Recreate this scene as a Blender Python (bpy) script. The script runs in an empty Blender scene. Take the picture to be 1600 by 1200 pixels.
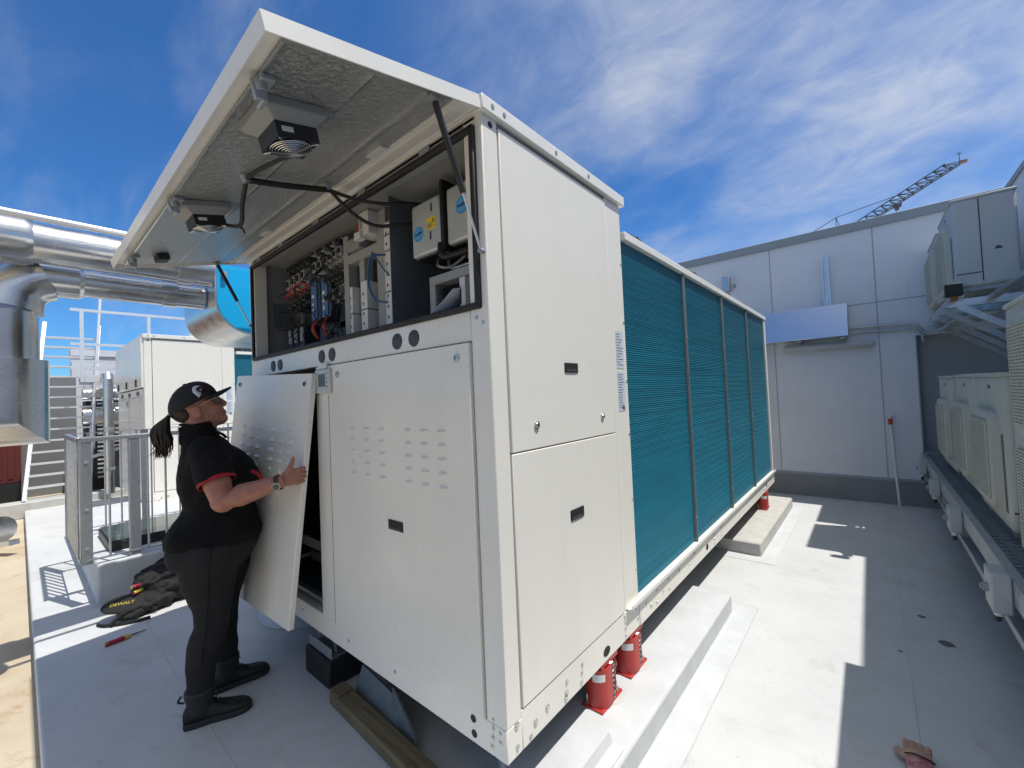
import bpy, bmesh, math, random
from mathutils import Vector, Matrix
random.seed(7)
R = math.radians
sc = bpy.context.scene
col = sc.collection

# ------------------------------------------------------------------ camera
cam_d = bpy.data.cameras.new('camera'); cam = bpy.data.objects.new('camera', cam_d); col.objects.link(cam)
YAW, PIT, ROL = R(40.345), R(1.581), R(2.46)
fw = Vector((-math.sin(YAW) * math.cos(PIT), math.cos(YAW) * math.cos(PIT), math.sin(PIT)))
rt = Vector((math.cos(YAW), math.sin(YAW), 0)); upv = rt.cross(fw)
r2 = math.cos(ROL) * rt - math.sin(ROL) * upv
u2 = math.cos(ROL) * upv + math.sin(ROL) * rt
m = Matrix.Identity(4)
for i in range(3):
    m[i][0], m[i][1], m[i][2] = r2[i], u2[i], -fw[i]
m.translation = (0.945, -1.012, 1.5)
cam.matrix_world = m
cam_d.sensor_width = 36; cam_d.lens = 656.7 / 1600 * 36
cam_d.clip_start = 0.05; cam_d.clip_end = 2000
sc.camera = cam

# ------------------------------------------------------------------ sky and sun
SUN = Vector((0.372, 0.12, 1.0)).normalized()
w = bpy.data.worlds.new('World'); sc.world = w; w.use_nodes = True
nt = w.node_tree; nt.nodes.clear()
def wn(t, **k):
    n = nt.nodes.new(t)
    for a, b in k.items(): setattr(n, a, b)
    return n
sky = wn('ShaderNodeTexSky', sky_type='NISHITA', sun_disc=False)
sky.sun_elevation = math.asin(SUN.z); sky.sun_rotation = math.atan2(SUN.x, SUN.y)
sky.altitude = 300; sky.air_density = 1.0; sky.dust_density = 0.3; sky.ozone_density = 2.2
bg = wn('ShaderNodeBackground'); bg.inputs['Strength'].default_value = 0.1
out = wn('ShaderNodeOutputWorld')
tc = wn('ShaderNodeTexCoord'); L = nt.links.new
sep = wn('ShaderNodeSeparateXYZ'); L(tc.outputs['Generated'], sep.inputs[0])
def math_n(op, a, b=None, clamp=False):
    n = wn('ShaderNodeMath', operation=op, use_clamp=clamp)
    for i, v in enumerate((a, b)):
        if v is None: continue
        if isinstance(v, (int, float)): n.inputs[i].default_value = v
        else: L(v, n.inputs[i])
    return n.outputs[0]
zz = math_n('ADD', math_n('MAXIMUM', sep.outputs[2], 0.0), 0.42)
cmb = wn('ShaderNodeCombineXYZ')
L(math_n('DIVIDE', sep.outputs[0], zz), cmb.inputs[0]); L(math_n('DIVIDE', sep.outputs[1], zz), cmb.inputs[1])
def noise(scale, rot, stretch, detail=7, rough=.6, dist=0.0, off=(0, 0, 0)):
    mp = wn('ShaderNodeMapping'); mp.inputs['Rotation'].default_value = (0, 0, R(rot)); mp.inputs['Scale'].default_value = (1, stretch, 1)
    mp.inputs['Location'].default_value = off
    L(cmb.outputs[0], mp.inputs[0])
    n = wn('ShaderNodeTexNoise'); n.inputs['Scale'].default_value = scale; n.inputs['Detail'].default_value = detail
    n.inputs['Roughness'].default_value = rough; n.inputs['Distortion'].default_value = dist
    L(mp.outputs[0], n.inputs['Vector']); return n.outputs[0]
def ramp(v, a, b):
    n = wn('ShaderNodeMapRange', clamp=True, interpolation_type='SMOOTHSTEP')
    n.inputs[1].default_value = a; n.inputs[2].default_value = b; L(v, n.inputs[0]); return n.outputs[0]
dotn = wn('ShaderNodeVectorMath', operation='DOT_PRODUCT'); L(tc.outputs['Generated'], dotn.inputs[0])
dotn.inputs[1].default_value = Vector((0.04, 0.88, 0.47)).normalized()
side = ramp(dotn.outputs['Value'], 0.60, 0.97)               # the cloudy side of the sky
soft = ramp(noise(1.5, 70, 1.5, 7, .52, .35, (2.35, .9, 0)), 0.33, 0.68)
wisp = ramp(noise(1.9, -52, 3.0, 7, .56, .5, (.3, 2.1, 0)), 0.46, 0.82)
fine = ramp(noise(6.0, 40, 1.6, 8, .62, .8), 0.25, 0.80)
patch = ramp(noise(2.6, 10, 1.3, 8, .58, .4, (4.1, .3, 0)), 0.52, 0.86)
big = math_n('MULTIPLY', math_n('MULTIPLY', soft, side), math_n('ADD', math_n('MULTIPLY', fine, .50), .32))
cl = math_n('ADD', math_n('ADD', big, math_n('MULTIPLY', wisp, .27)), math_n('MULTIPLY', patch, .10), True)
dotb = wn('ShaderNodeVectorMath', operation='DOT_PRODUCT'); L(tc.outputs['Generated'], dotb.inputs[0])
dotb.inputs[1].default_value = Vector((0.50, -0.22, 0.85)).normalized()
fill_veil = math_n('MULTIPLY', ramp(dotb.outputs['Value'], 0.42, 0.86), math_n('ADD', math_n('MULTIPLY', soft, .30), .62))   # white cloud added overhead, out of view, to brighten and neutralise the shade
cl = math_n('ADD', cl, fill_veil, True)
low = ramp(sep.outputs[2], -.02, .38)
hz = math_n('MULTIPLY', math_n('SUBTRACT', 1.0, low), math_n('MULTIPLY', side, .75))
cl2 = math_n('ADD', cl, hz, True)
mx = wn('ShaderNodeMix', data_type='RGBA'); mx.inputs[7].default_value = (7.2, 7.4, 7.6, 1)
tint = wn('ShaderNodeMix', data_type='RGBA', blend_type='MULTIPLY'); tint.inputs[0].default_value = 1.0
tint.inputs[7].default_value = (0.40, 0.85, 1.32, 1)
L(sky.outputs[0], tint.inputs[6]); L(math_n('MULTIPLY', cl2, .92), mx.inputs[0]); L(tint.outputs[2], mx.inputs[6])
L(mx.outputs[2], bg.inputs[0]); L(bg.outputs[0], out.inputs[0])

sl = bpy.data.lights.new('sun', 'SUN'); so = bpy.data.objects.new('sun', sl); col.objects.link(so)
sl.energy = 4.5; sl.angle = R(0.53); sl.color = (1.0, 0.965, 0.91)
so.rotation_euler = SUN.to_track_quat('Z', 'Y').to_euler(); so.location = (0, 0, 30)
vs = sc.view_settings; vs.view_transform = 'Standard'; vs.look = 'None'; vs.exposure = 0.12; vs.gamma = 1
sc.cycles.max_bounces = 10; sc.cycles.diffuse_bounces = 5; sc.cycles.glossy_bounces = 5
sc.cycles.sample_clamp_indirect = 6

# ------------------------------------------------------------------ materials
def mat(name, c, rough=.5, metal=0.0, var=0.0, vscale=4.0, bump=0.0, bscale=40.0, spec=.5, c2=None, aniso=None, rvar=0.0, coat=0.0, streak=0.0):
    mt = bpy.data.materials.new(name); mt.use_nodes = True
    t = mt.node_tree; b = t.nodes['Principled BSDF']
    b.inputs['Base Color'].default_value = (*c, 1); b.inputs['Roughness'].default_value = rough
    b.inputs['Metallic'].default_value = metal; b.inputs['Specular IOR Level'].default_value = spec
    if coat: b.inputs['Coat Weight'].default_value = coat; b.inputs['Coat Roughness'].default_value = .15
    tcn = t.nodes.new('ShaderNodeTexCoord'); src = tcn.outputs['Object']
    if aniso:
        mp = t.nodes.new('ShaderNodeMapping'); mp.inputs['Scale'].default_value = aniso
        t.links.new(src, mp.inputs[0]); src = mp.outputs[0]
    if var or c2 or rvar:
        n = t.nodes.new('ShaderNodeTexNoise'); n.inputs['Scale'].default_value = vscale; n.inputs['Detail'].default_value = 8
        n.inputs['Roughness'].default_value = .62
        t.links.new(src, n.inputs['Vector'])
        if var or c2:
            mr = t.nodes.new('ShaderNodeMapRange'); mr.inputs[1].default_value = .35; mr.inputs[2].default_value = .68
            t.links.new(n.outputs[0], mr.inputs[0])
            mxn = t.nodes.new('ShaderNodeMix'); mxn.data_type = 'RGBA'
            mxn.inputs[6].default_value = (*c, 1)
            mxn.inputs[7].default_value = (*(c2 or [x * (1 - var) for x in c]), 1)
            t.links.new(mr.outputs[0], mxn.inputs[0]); t.links.new(mxn.outputs[2], b.inputs['Base Color'])
        if rvar:
            mr2 = t.nodes.new('ShaderNodeMapRange'); mr2.inputs[1].default_value = .3; mr2.inputs[2].default_value = .7
            mr2.inputs[3].default_value = max(.02, rough - rvar); mr2.inputs[4].default_value = min(1, rough + rvar)
            t.links.new(n.outputs[0], mr2.inputs[0]); t.links.new(mr2.outputs[0], b.inputs['Roughness'])
    if streak:
        mp3 = t.nodes.new('ShaderNodeMapping'); mp3.inputs['Scale'].default_value = (7, 7, .55); t.links.new(tcn.outputs['Object'], mp3.inputs[0])
        n3 = t.nodes.new('ShaderNodeTexNoise'); n3.inputs['Scale'].default_value = 2.2; n3.inputs['Detail'].default_value = 9; n3.inputs['Roughness'].default_value = .7
        t.links.new(mp3.outputs[0], n3.inputs['Vector'])
        m3 = t.nodes.new('ShaderNodeMapRange'); m3.inputs[1].default_value = .54; m3.inputs[2].default_value = .78; m3.inputs[4].default_value = streak
        t.links.new(n3.outputs[0], m3.inputs[0])
        x3 = t.nodes.new('ShaderNodeMix'); x3.data_type = 'RGBA'; x3.inputs[7].default_value = (c[0] * .62, c[1] * .60, c[2] * .54, 1)
        t.links.new(b.inputs['Base Color'].links[0].from_socket, x3.inputs[6]); t.links.new(m3.outputs[0], x3.inputs[0]); t.links.new(x3.outputs[2], b.inputs['Base Color'])
    if bump:
        n2 = t.nodes.new('ShaderNodeTexNoise'); n2.inputs['Scale'].default_value = bscale; n2.inputs['Detail'].default_value = 5
        t.links.new(src, n2.inputs['Vector'])
        bp = t.nodes.new('ShaderNodeBump'); bp.inputs['Strength'].default_value = bump; bp.inputs['Distance'].default_value = .01
        t.links.new(n2.outputs[0], bp.inputs['Height']); t.links.new(bp.outputs[0], b.inputs['Normal'])
    return mt
M = {}
M['white'] = mat('white_paint', (.80, .765, .68), .25, var=.05, vscale=2.2, rvar=.09, streak=.12, bump=.03, bscale=2.0)
M['white2'] = mat('white_paint_side', (.80, .775, .70), .42, var=.05, vscale=3, rvar=.10, streak=.13)
M['trim'] = mat('trim_paint', (.80, .785, .73), .38, var=.06, vscale=6)
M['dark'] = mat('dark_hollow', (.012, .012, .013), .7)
M['black'] = mat('black_plastic', (.016, .016, .017), .45, var=.3, vscale=30)
M['rubber'] = mat('black_rubber', (.012, .012, .012), .6)
M['teal'] = mat('coil_teal', (.003, .170, .250), .45, vscale=2.0, c2=(.003, .128, .195), aniso=(1, .6, 7))
M['teal2'] = mat('coil_core', (.003, .145, .212), .6, var=.15, vscale=9)
M['galv'] = mat('galvanised', (.56, .58, .60), .34, .85, var=.22, vscale=22, rvar=.10, bump=.05, bscale=60)
M['galvd'] = mat('galvanised_dull', (.42, .45, .47), .48, .55, var=.2, vscale=18, rvar=.1)
M['steel'] = mat('clad_steel', (.66, .66, .65), .26, 1.0, rvar=.09, vscale=5, bump=.09, bscale=6)
M['steelrough'] = mat('sheet_steel', (.66, .67, .68), .32, 1.0, rvar=.08, vscale=8, bump=.06, bscale=8)
M['mirrorsteel'] = mat('polished_steel', (.66, .68, .70), .13, 1.0, rvar=.04, vscale=2)
M['divdk'] = mat('divider_dull', (.20, .23, .235), .5, .3, var=.2, vscale=12)
M['screw'] = mat('zinc_screw', (.55, .54, .50), .32, .9)
M['cabgrey'] = mat('cabinet_grey', (.26, .268, .265), .45, var=.06, vscale=5)
M['divider'] = mat('divider_steel', (.17, .20, .23), .42, .35, var=.1, vscale=6)
M['invert'] = mat('inverter_aluminium', (.60, .645, .66), .40, .35, var=.14, vscale=7)
M['trunk'] = mat('trunking_grey', (.34, .345, .34), .55, var=.06, vscale=15)
M['comp'] = mat('component_grey', (.30, .31, .32), .5, var=.1, vscale=30)
M['compd'] = mat('component_dark', (.05, .055, .06), .5, var=.2, vscale=30)
M['drive'] = mat('drive_blue', (.035, .12, .30), .42, var=.08, vscale=20)
M['drivedark'] = mat('drive_side', (.025, .035, .055), .5)
M['wplast'] = mat('white_plastic', (.68, .68, .66), .5, var=.05, vscale=20)
M['redw'] = mat('red_wire', (.45, .02, .02), .5)
M['bluew'] = mat('blue_wire', (.02, .10, .26), .5)
M['copper'] = mat('copper_wire', (.40, .14, .06), .4, .5)
M['sblue'] = mat('sticker_blue', (.10, .42, .82), .4)
M['sdark'] = mat('sticker_ink', (.02, .06, .22), .5)
M['syel'] = mat('sticker_yellow', (.85, .62, .02), .45)
M['paper'] = mat('paper', (.72, .75, .80), .7, var=.05, vscale=30)
M['pblue'] = mat('blue_folder', (.16, .32, .62), .4)
M['plate'] = mat('rating_plate', (.60, .66, .72), .35, var=.05, vscale=40)
M['ink'] = mat('printed_ink', (.10, .13, .18), .6)
M['lcd'] = mat('lcd_screen', (.10, .125, .115), .25)
M['lcdb'] = mat('lcd_bezel', (.52, .54, .54), .4)
M['red'] = mat('red_mount', (.46, .035, .025), .42, var=.25, vscale=25, c2=(.36, .03, .025))
M['timber'] = mat('timber', (.23, .18, .095), .8, var=.45, vscale=6, aniso=(.5, 8, 8), bump=.25, bscale=30, c2=(.12, .085, .045))
M['concrete'] = mat('plinth_concrete', (.50, .49, .455), .85, var=.18, vscale=9, bump=.15, bscale=60)
M['memb_up'] = mat('membrane_upstand', (.55, .565, .57), .7, var=.14, vscale=6, bump=.12, bscale=12)
M['wall'] = mat('wall_panel', (.66, .68, .72), .55, var=.07, vscale=1.5, rvar=.08, streak=.25)
M['walldk'] = mat('wall_base_strip', (.24, .25, .26), .7, var=.12, vscale=5)
M['coping'] = mat('coping_grey', (.27, .30, .32), .5, var=.06, vscale=4)
M['recess'] = mat('recess_panel', (.36, .38, .40), .6, var=.06, vscale=4)
M['seam'] = mat('panel_seam', (.30, .33, .37), .6)
M['ac'] = mat('ac_cream', (.52, .51, .45), .5, var=.09, vscale=6, streak=.5, bump=.02, bscale=20)
M['acgrey'] = mat('ac_grey', (.46, .48, .48), .5, var=.05, vscale=6)
M['acgrille'] = mat('ac_grille', (.50, .48, .41), .55)
M['boxgrey'] = mat('isolator_grey', (.42, .43, .43), .5, var=.05, vscale=14)
M['hair'] = mat('hair_dark', (.024, .015, .009), .55, var=.4, vscale=60, aniso=(8, 8, 1))
M['skin'] = mat('skin', (.40, .185, .125), .5, var=.16, vscale=34, rvar=.08, bump=.12, bscale=220, c2=(.34, .135, .09))
M['lips'] = mat('lips', (.34, .10, .085), .45)
M['shirt'] = mat('shirt_black', (.0075, .0075, .0085), .85, var=.3, vscale=14, bump=.4, bscale=9, spec=.2)
M['trouser'] = mat('trouser_black', (.024, .024, .025), .85, var=.25, vscale=10, bump=.35, bscale=8, spec=.2)
M['shirtred'] = mat('shirt_red', (.36, .012, .02), .8)
M['cap'] = mat('cap_black', (.011, .010, .011), .8, var=.3, vscale=60, bump=.2, bscale=200)
M['boot'] = mat('boot_black', (.022, .021, .020), .62, var=.35, vscale=30, bump=.25, bscale=50)
M['sole'] = mat('boot_sole', (.030, .029, .028), .8)
M['gold'] = mat('gold_frame', (.75, .55, .22), .25, 1.0)
M['lens'] = mat('dark_lens', (.012, .010, .010), .08)
M['logo'] = mat('logo_white', (.62, .60, .66), .6)
M['logop'] = mat('logo_purple', (.16, .03, .12), .6)
M['teeth'] = mat('teeth', (.62, .56, .48), .35)
M['silver'] = mat('silver', (.70, .70, .68), .25, 1.0)
M['wface'] = mat('watch_face', (.06, .065, .06), .2)
M['leather'] = mat('strap_leather', (.035, .018, .015), .6)
M['bag'] = mat('bag_canvas', (.008, .008, .008), .85, var=.4, vscale=25, bump=.5, bscale=60, c2=(.013, .013, .013))
M['bagy'] = mat('bag_yellow', (.33, .27, .03), .6)
M['tred'] = mat('tool_red', (.34, .010, .035), .4)
M['tyel'] = mat('tool_yellow', (.62, .42, .05), .45)
M['torange'] = mat('tool_orange', (.75, .25, .02), .45)
M['tdark'] = mat('tool_shaft', (.06, .012, .03), .45)
M['glove'] = mat('glove_leather', (.44, .29, .21), .85, var=.35, vscale=22, bump=.5, bscale=40, c2=(.36, .20, .16))
M['glover'] = mat('glove_fabric', (.36, .06, .08), .9, var=.5, vscale=30, c2=(.46, .34, .32))
M['filmblue'] = mat('blue_film', (.01, .42, .80), .22, var=.05, vscale=3)
M['crane'] = mat('crane_paint', (.06, .08, .11), .6)
M['cranered'] = mat('crane_red', (.24, .13, .11), .6)
M['glassdk'] = mat('skylight_glass', (.035, .06, .055), .06, spec=.8)
M['stair'] = mat('stair_alu', (.78, .79, .80), .38, .55, var=.06, vscale=8)
M['redbox'] = mat('red_container', (.10, .012, .009), .55, var=.2, vscale=4)
M['greywall'] = mat('render_grey', (.20, .21, .21), .8, var=.1, vscale=2)
M['fandome'] = mat('cowl_pale', (.52, .60, .55), .45, var=.08, vscale=6)
M['rust'] = mat('rust_streak', (.30, .12, .04), .8)
M['redtip'] = mat('red_tip', (.50, .03, .02), .4)
M['display_text'] = mat('display_text', (.30, .32, .33), .5)

def foil():
    mt = mat('lid_foil', (.50, .525, .53), .27, 1.0)
    t = mt.node_tree; b = t.nodes['Principled BSDF']
    tcn = t.nodes.new('ShaderNodeTexCoord')
    v = t.nodes.new('ShaderNodeTexVoronoi'); v.inputs['Scale'].default_value = 75; v.feature = 'SMOOTH_F1'
    n = t.nodes.new('ShaderNodeTexNoise'); n.inputs['Scale'].default_value = 38; n.inputs['Detail'].default_value = 10; n.inputs['Roughness'].default_value = .75
    t.links.new(tcn.outputs['Object'], n.inputs['Vector'])
    mixv = t.nodes.new('ShaderNodeMix'); mixv.data_type = 'VECTOR'; mixv.inputs[0].default_value = .06
    t.links.new(tcn.outputs['Object'], mixv.inputs[4]); t.links.new(n.outputs['Color'], mixv.inputs[5])
    t.links.new(mixv.outputs[1], v.inputs['Vector'])
    ad = t.nodes.new('ShaderNodeMath'); ad.operation = 'ADD'
    t.links.new(v.outputs[0], ad.inputs[0]); t.links.new(n.outputs[0], ad.inputs[1])
    bp = t.nodes.new('ShaderNodeBump'); bp.inputs['Strength'].default_value = 1.0; bp.inputs['Distance'].default_value = .009
    t.links.new(ad.outputs[0], bp.inputs['Height']); t.links.new(bp.outputs[0], b.inputs['Normal'])
    return mt
M['foil'] = foil()

def ground_mat(name, ca, cb, cstain, stain_amt, scale, rough, speck=0.0):
    mt = bpy.data.materials.new(name); mt.use_nodes = True
    t = mt.node_tree; b = t.nodes['Principled BSDF']; b.inputs['Roughness'].default_value = rough
    tcn = t.nodes.new('ShaderNodeTexCoord')
    def nz(s, d=8, r=.6, dist=0):
        n = t.nodes.new('ShaderNodeTexNoise'); n.inputs['Scale'].default_value = s; n.inputs['Detail'].default_value = d
        n.inputs['Roughness'].default_value = r; n.inputs['Distortion'].default_value = dist
        t.links.new(tcn.outputs['Object'], n.inputs['Vector']); return n.outputs[0]
    def mr(v, a, bb, lo=0, hi=1):
        n = t.nodes.new('ShaderNodeMapRange'); n.inputs[1].default_value = a; n.inputs[2].default_value = bb
        n.inputs[3].default_value = lo; n.inputs[4].default_value = hi; t.links.new(v, n.inputs[0]); return n.outputs[0]
    def mixc(f, a, c):
        n = t.nodes.new('ShaderNodeMix'); n.data_type = 'RGBA'
        if isinstance(a, tuple): n.inputs[6].default_value = (*a, 1)
        else: t.links.new(a, n.inputs[6])
        n.inputs[7].default_value = (*c, 1); t.links.new(f, n.inputs[0]); return n.outputs[2]
    c = mixc(mr(nz(scale), .38, .66), ca, cb)
    c = mixc(mr(nz(scale * 2.7, 10, .72, .6), .56, .74, 0, stain_amt), c, cstain)
    c = mixc(mr(nz(scale * .55, 6, .6, .3), .52, .72, 0, stain_amt * .7), c, cstain)
    if speck: c = mixc(mr(nz(scale * 26, 3, .5), .735, .76, 0, speck), c, (.07, .065, .06))
    t.links.new(c, b.inputs['Base Color'])
    bp = t.nodes.new('ShaderNodeBump'); bp.inputs['Strength'].default_value = .32; bp.inputs['Distance'].default_value = .015
    t.links.new(nz(scale * 4.5, 9, .62, .7), bp.inputs['Height']); t.links.new(bp.outputs[0], b.inputs['Normal'])
    return mt
M['memb'] = ground_mat('roof_membrane', (.555, .56, .55), (.495, .505, .50), (.37, .355, .32), .75, 1.7, .60, .6)
M['tan'] = ground_mat('stained_slab', (.52, .45, .33), (.44, .36, .25), (.30, .15, .06), .85, 1.2, .85, .3)

# ------------------------------------------------------------------ mesh helpers
def root_loc(o):
    v = Vector((0, 0, 0))
    while o: v += o.location; o = o.parent
    return v
class MB:
    def __init__(s): s.v = []; s.f = []; s.mi = []; s.sm = []
    def add(s, vs, fs, mi=0, mtx=None, smooth=True):
        k = len(s.v)
        for p in vs:
            p = Vector(p); s.v.append(mtx @ p if mtx else p)
        for f in fs: s.f.append([k + i for i in f]); s.mi.append(mi)
        return s
    def box(s, a, b, mi=0, mtx=None):
        (x0, y0, z0), (x1, y1, z1) = a, b
        vs = [(x0, y0, z0), (x1, y0, z0), (x1, y1, z0), (x0, y1, z0), (x0, y0, z1), (x1, y0, z1), (x1, y1, z1), (x0, y1, z1)]
        return s.add(vs, [(3, 2, 1, 0), (4, 5, 6, 7), (0, 1, 5, 4), (1, 2, 6, 5), (2, 3, 7, 6), (3, 0, 4, 7)], mi, mtx)
    def bar(s, p, q, wd, ht, up=(0, 0, 1), mi=0):
        p, q = Vector(p), Vector(q); d = (q - p).normalized(); u = Vector(up)
        if abs(d.dot(u)) > .98: u = Vector((1, 0, 0))
        a = d.cross(u).normalized(); b = a.cross(d).normalized()
        vs = []
        for c in (p, q):
            for i, j in ((-1, -1), (1, -1), (1, 1), (-1, 1)): vs.append(c + a * i * wd / 2 + b * j * ht / 2)
        return s.add(vs, [(3, 2, 1, 0), (4, 5, 6, 7), (0, 1, 5, 4), (1, 2, 6, 5), (2, 3, 7, 6), (3, 0, 4, 7)], mi)
    def tube(s, pts, r, n=8, mi=0, cap=True, sq=1.0, up=None):
        pts = [Vector(p) for p in pts]; k = len(pts); rr = r if isinstance(r, (list, tuple)) else [r] * k
        a = None; vs = []; fs = []
        for i, p in enumerate(pts):
            d = (pts[min(i + 1, k - 1)] - pts[max(i - 1, 0)]).normalized()
            if a is None:
                t = Vector(up) if up else (Vector((0, 0, 1)) if abs(d.z) < .9 else Vector((1, 0, 0)))
                a = (t - d * t.dot(d)).normalized()
            else: a = (a - d * a.dot(d)).normalized()
            b = d.cross(a)
            for j in range(n):
                t = 2 * math.pi * j / n
                vs.append(p + (a * math.cos(t) + b * math.sin(t) * sq) * rr[i])
        for i in range(k - 1):
            for j in range(n):
                fs.append((i * n + j, i * n + (j + 1) % n, (i + 1) * n + (j + 1) % n, (i + 1) * n + j))
        if cap: fs.append(tuple(reversed(range(n)))); fs.append(tuple((k - 1) * n + j for j in range(n)))
        return s.add(vs, fs, mi)
    def cyl(s, p, q, r0, r1=None, n=16, mi=0): return s.tube([p, q], [r0, r0 if r1 is None else r1], n, mi)
    def ell(s, c, rx, ry, rz, n=14, k=9, mi=0, mtx=None):
        vs = []; fs = []
        c = Vector(c)
        for i in range(k + 1):
            t = math.pi * i / k
            for j in range(n):
                p = 2 * math.pi * j / n
                vs.append((c.x + rx * math.sin(t) * math.cos(p), c.y + ry * math.sin(t) * math.sin(p), c.z + rz * math.cos(t)))
        for i in range(k):
            for j in range(n):
                fs.append((i * n + j, (i + 1) * n + j, (i + 1) * n + (j + 1) % n, i * n + (j + 1) % n))
        return s.add(vs, fs, mi, mtx)
    def prism(s, poly, d, mi=0, mtx=None):
        """poly: list of 3-D points (planar), d: extrusion vector"""
        n = len(poly); d = Vector(d)
        vs = [Vector(p) for p in poly] + [Vector(p) + d for p in poly]
        fs = [tuple(reversed(range(n))), tuple(range(n, 2 * n))] + [(i, (i + 1) % n, n + (i + 1) % n, n + i) for i in range(n)]
        return s.add(vs, fs, mi, mtx)
    def loft(s, rings, mi=0, cap=True):
        n = len(rings[0]); vs = [p for r in rings for p in r]; fs = []
        for i in range(len(rings) - 1):
            for j in range(n): fs.append((i * n + j, i * n + (j + 1) % n, (i + 1) * n + (j + 1) % n, (i + 1) * n + j))
        if cap: fs.append(tuple(reversed(range(n)))); fs.append(tuple((len(rings) - 1) * n + j for j in range(n)))
        return s.add(vs, fs, mi)
    def mesh(s, name, off=Vector((0, 0, 0)), fix=True):
        me = bpy.data.meshes.new(name)
        me.from_pydata([tuple(p - off) for p in s.v], [], s.f)
        for p, k in zip(me.polygons, s.mi): p.material_index = k
        if fix:
            bm = bmesh.new(); bm.from_mesh(me); bmesh.ops.recalc_face_normals(bm, faces=bm.faces); bm.to_mesh(me); bm.free()
        return me
    def build(s, name, mats, parent=None, bevel=0, smooth=38, seg=2, loc=None, label=None):
        off = root_loc(parent) if parent else Vector(loc or (0, 0, 0))
        me = s.mesh(name, off)
        for mm in (mats if isinstance(mats, (list, tuple)) else [mats]): me.materials.append(M[mm] if isinstance(mm, str) else mm)
        if smooth:
            me.shade_smooth(); me.set_sharp_from_angle(angle=R(smooth))
        o = bpy.data.objects.new(name, me); col.objects.link(o)
        if parent: o.parent = parent
        elif loc: o.location = loc
        if bevel:
            b = o.modifiers.new('bevel', 'BEVEL'); b.width = bevel; b.segments = seg; b.limit_method = 'ANGLE'; b.angle_limit = R(50)
        if label: o['label'] = label
        return o
def tag(o, label, cat, group=None, kind=None):
    o['label'] = label; o['category'] = cat
    if group: o['group'] = group
    if kind: o['kind'] = kind
    return o
def thing(name, loc, label, cat, group=None):
    o = bpy.data.objects.new(name, None); col.objects.link(o); o.location = loc
    o.empty_display_size = .1
    return tag(o, label, cat, group)
def structure(o, cat='ground', label=None):
    o['kind'] = 'structure'; o['category'] = cat
    if label: o['label'] = label
    return o
def inst(src, name, parent, wpos):
    o = bpy.data.objects.new(name, src.data); col.objects.link(o); o.parent = parent
    o.location = Vector(wpos) - root_loc(parent); return o
def arc(c, r, a0, a1, n, ax='xz'):
    pts = []
    for i in range(n + 1):
        t = R(a0 + (a1 - a0) * i / n); p, q = r * math.cos(t), r * math.sin(t)
        pts.append(Vector(c) + (Vector((p, 0, q)) if ax == 'xz' else Vector((p, q, 0)) if ax == 'xy' else Vector((0, p, q))))
    return pts
def spline(pts, k=8):
    P = [Vector(p) for p in pts]; o = []
    for i in range(len(P) - 1):
        p0, p1, p2, p3 = P[max(i - 1, 0)], P[i], P[i + 1], P[min(i + 2, len(P) - 1)]
        for j in range(k):
            t = j / k
            o.append(.5 * (2 * p1 + (p2 - p0) * t + (2 * p0 - 5 * p1 + 4 * p2 - p3) * t * t + (3 * p1 - p0 - 3 * p2 + p3) * t ** 3))
    o.append(P[-1]); return o
def text_obj(txt, name, size, mtx, mt, parent, ext=.0006, bold=False):
    cu = bpy.data.curves.new(name, 'FONT'); cu.body = txt; cu.size = size; cu.extrude = ext; cu.align_x = 'CENTER'; cu.align_y = 'CENTER'
    if bold: cu.offset = size * .02
    to = bpy.data.objects.new(name + '_tmp', cu); col.objects.link(to)
    bpy.context.view_layer.update()
    me = bpy.data.meshes.new_from_object(to.evaluated_get(bpy.context.evaluated_depsgraph_get()))
    bpy.data.objects.remove(to); bpy.data.curves.remove(cu)
    me.transform(Matrix.Translation(-root_loc(parent)) @ mtx); me.materials.clear(); me.materials.append(M[mt])
    o = bpy.data.objects.new(name, me); col.objects.link(o); o.parent = parent; return o
def remeshed(mb, name, mt, parent, voxel, smooth_it=6, label=None):
    me = mb.mesh(name + '_raw'); o = bpy.data.objects.new('tmp', me); col.objects.link(o)
    rm = o.modifiers.new('r', 'REMESH'); rm.mode = 'VOXEL'; rm.voxel_size = voxel
    smm = o.modifiers.new('s', 'SMOOTH'); smm.factor = .5; smm.iterations = smooth_it
    bpy.context.view_layer.update()
    m2 = bpy.data.meshes.new_from_object(o.evaluated_get(bpy.context.evaluated_depsgraph_get()))
    bpy.data.objects.remove(o); bpy.data.meshes.remove(me)
    m2.name = name; m2.transform(Matrix.Translation(-root_loc(parent))); m2.materials.clear(); m2.materials.append(M[mt]); m2.shade_smooth()
    r = bpy.data.objects.new(name, m2); col.objects.link(r); r.parent = parent
    if label: r['label'] = label
    return r

# ------------------------------------------------------------------ ground
g = MB(); g.add([(-400, -400, -.124), (400, -400, -.124), (400, 400, -.124), (-400, 400, -.124)], [(0, 1, 2, 3)])
structure(g.build('ground', 'tan', smooth=0), 'ground', 'tan rust-stained concrete slab below the white roof edge')
g = MB(); g.box((-9.4, -.955, -.2), (2.6, 6.4, 0.0))
roofm = g.build('roof_membrane', 'memb', smooth=0, bevel=.012)
structure(roofm, 'roof', 'pale grey roof membrane with welded seams')
g = MB()   # welded strips, laid just above the sheet
pass
g.box((.17, -.5, -.01), (.30, 2.2, .0014)); g.box((.15, 3.04, -.01), (.27, 5.1, .0014)); g.box((-.3, 3.04, -.01), (.262, 3.19, .0020))
g.box((1.02, -.94, -.01), (1.03, 5.7, .0022)); g.box((-9.3, .62, -.01), (-6.7, .63, .002))
g.build('seam_strip', 'memb_up', roofm)
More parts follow.
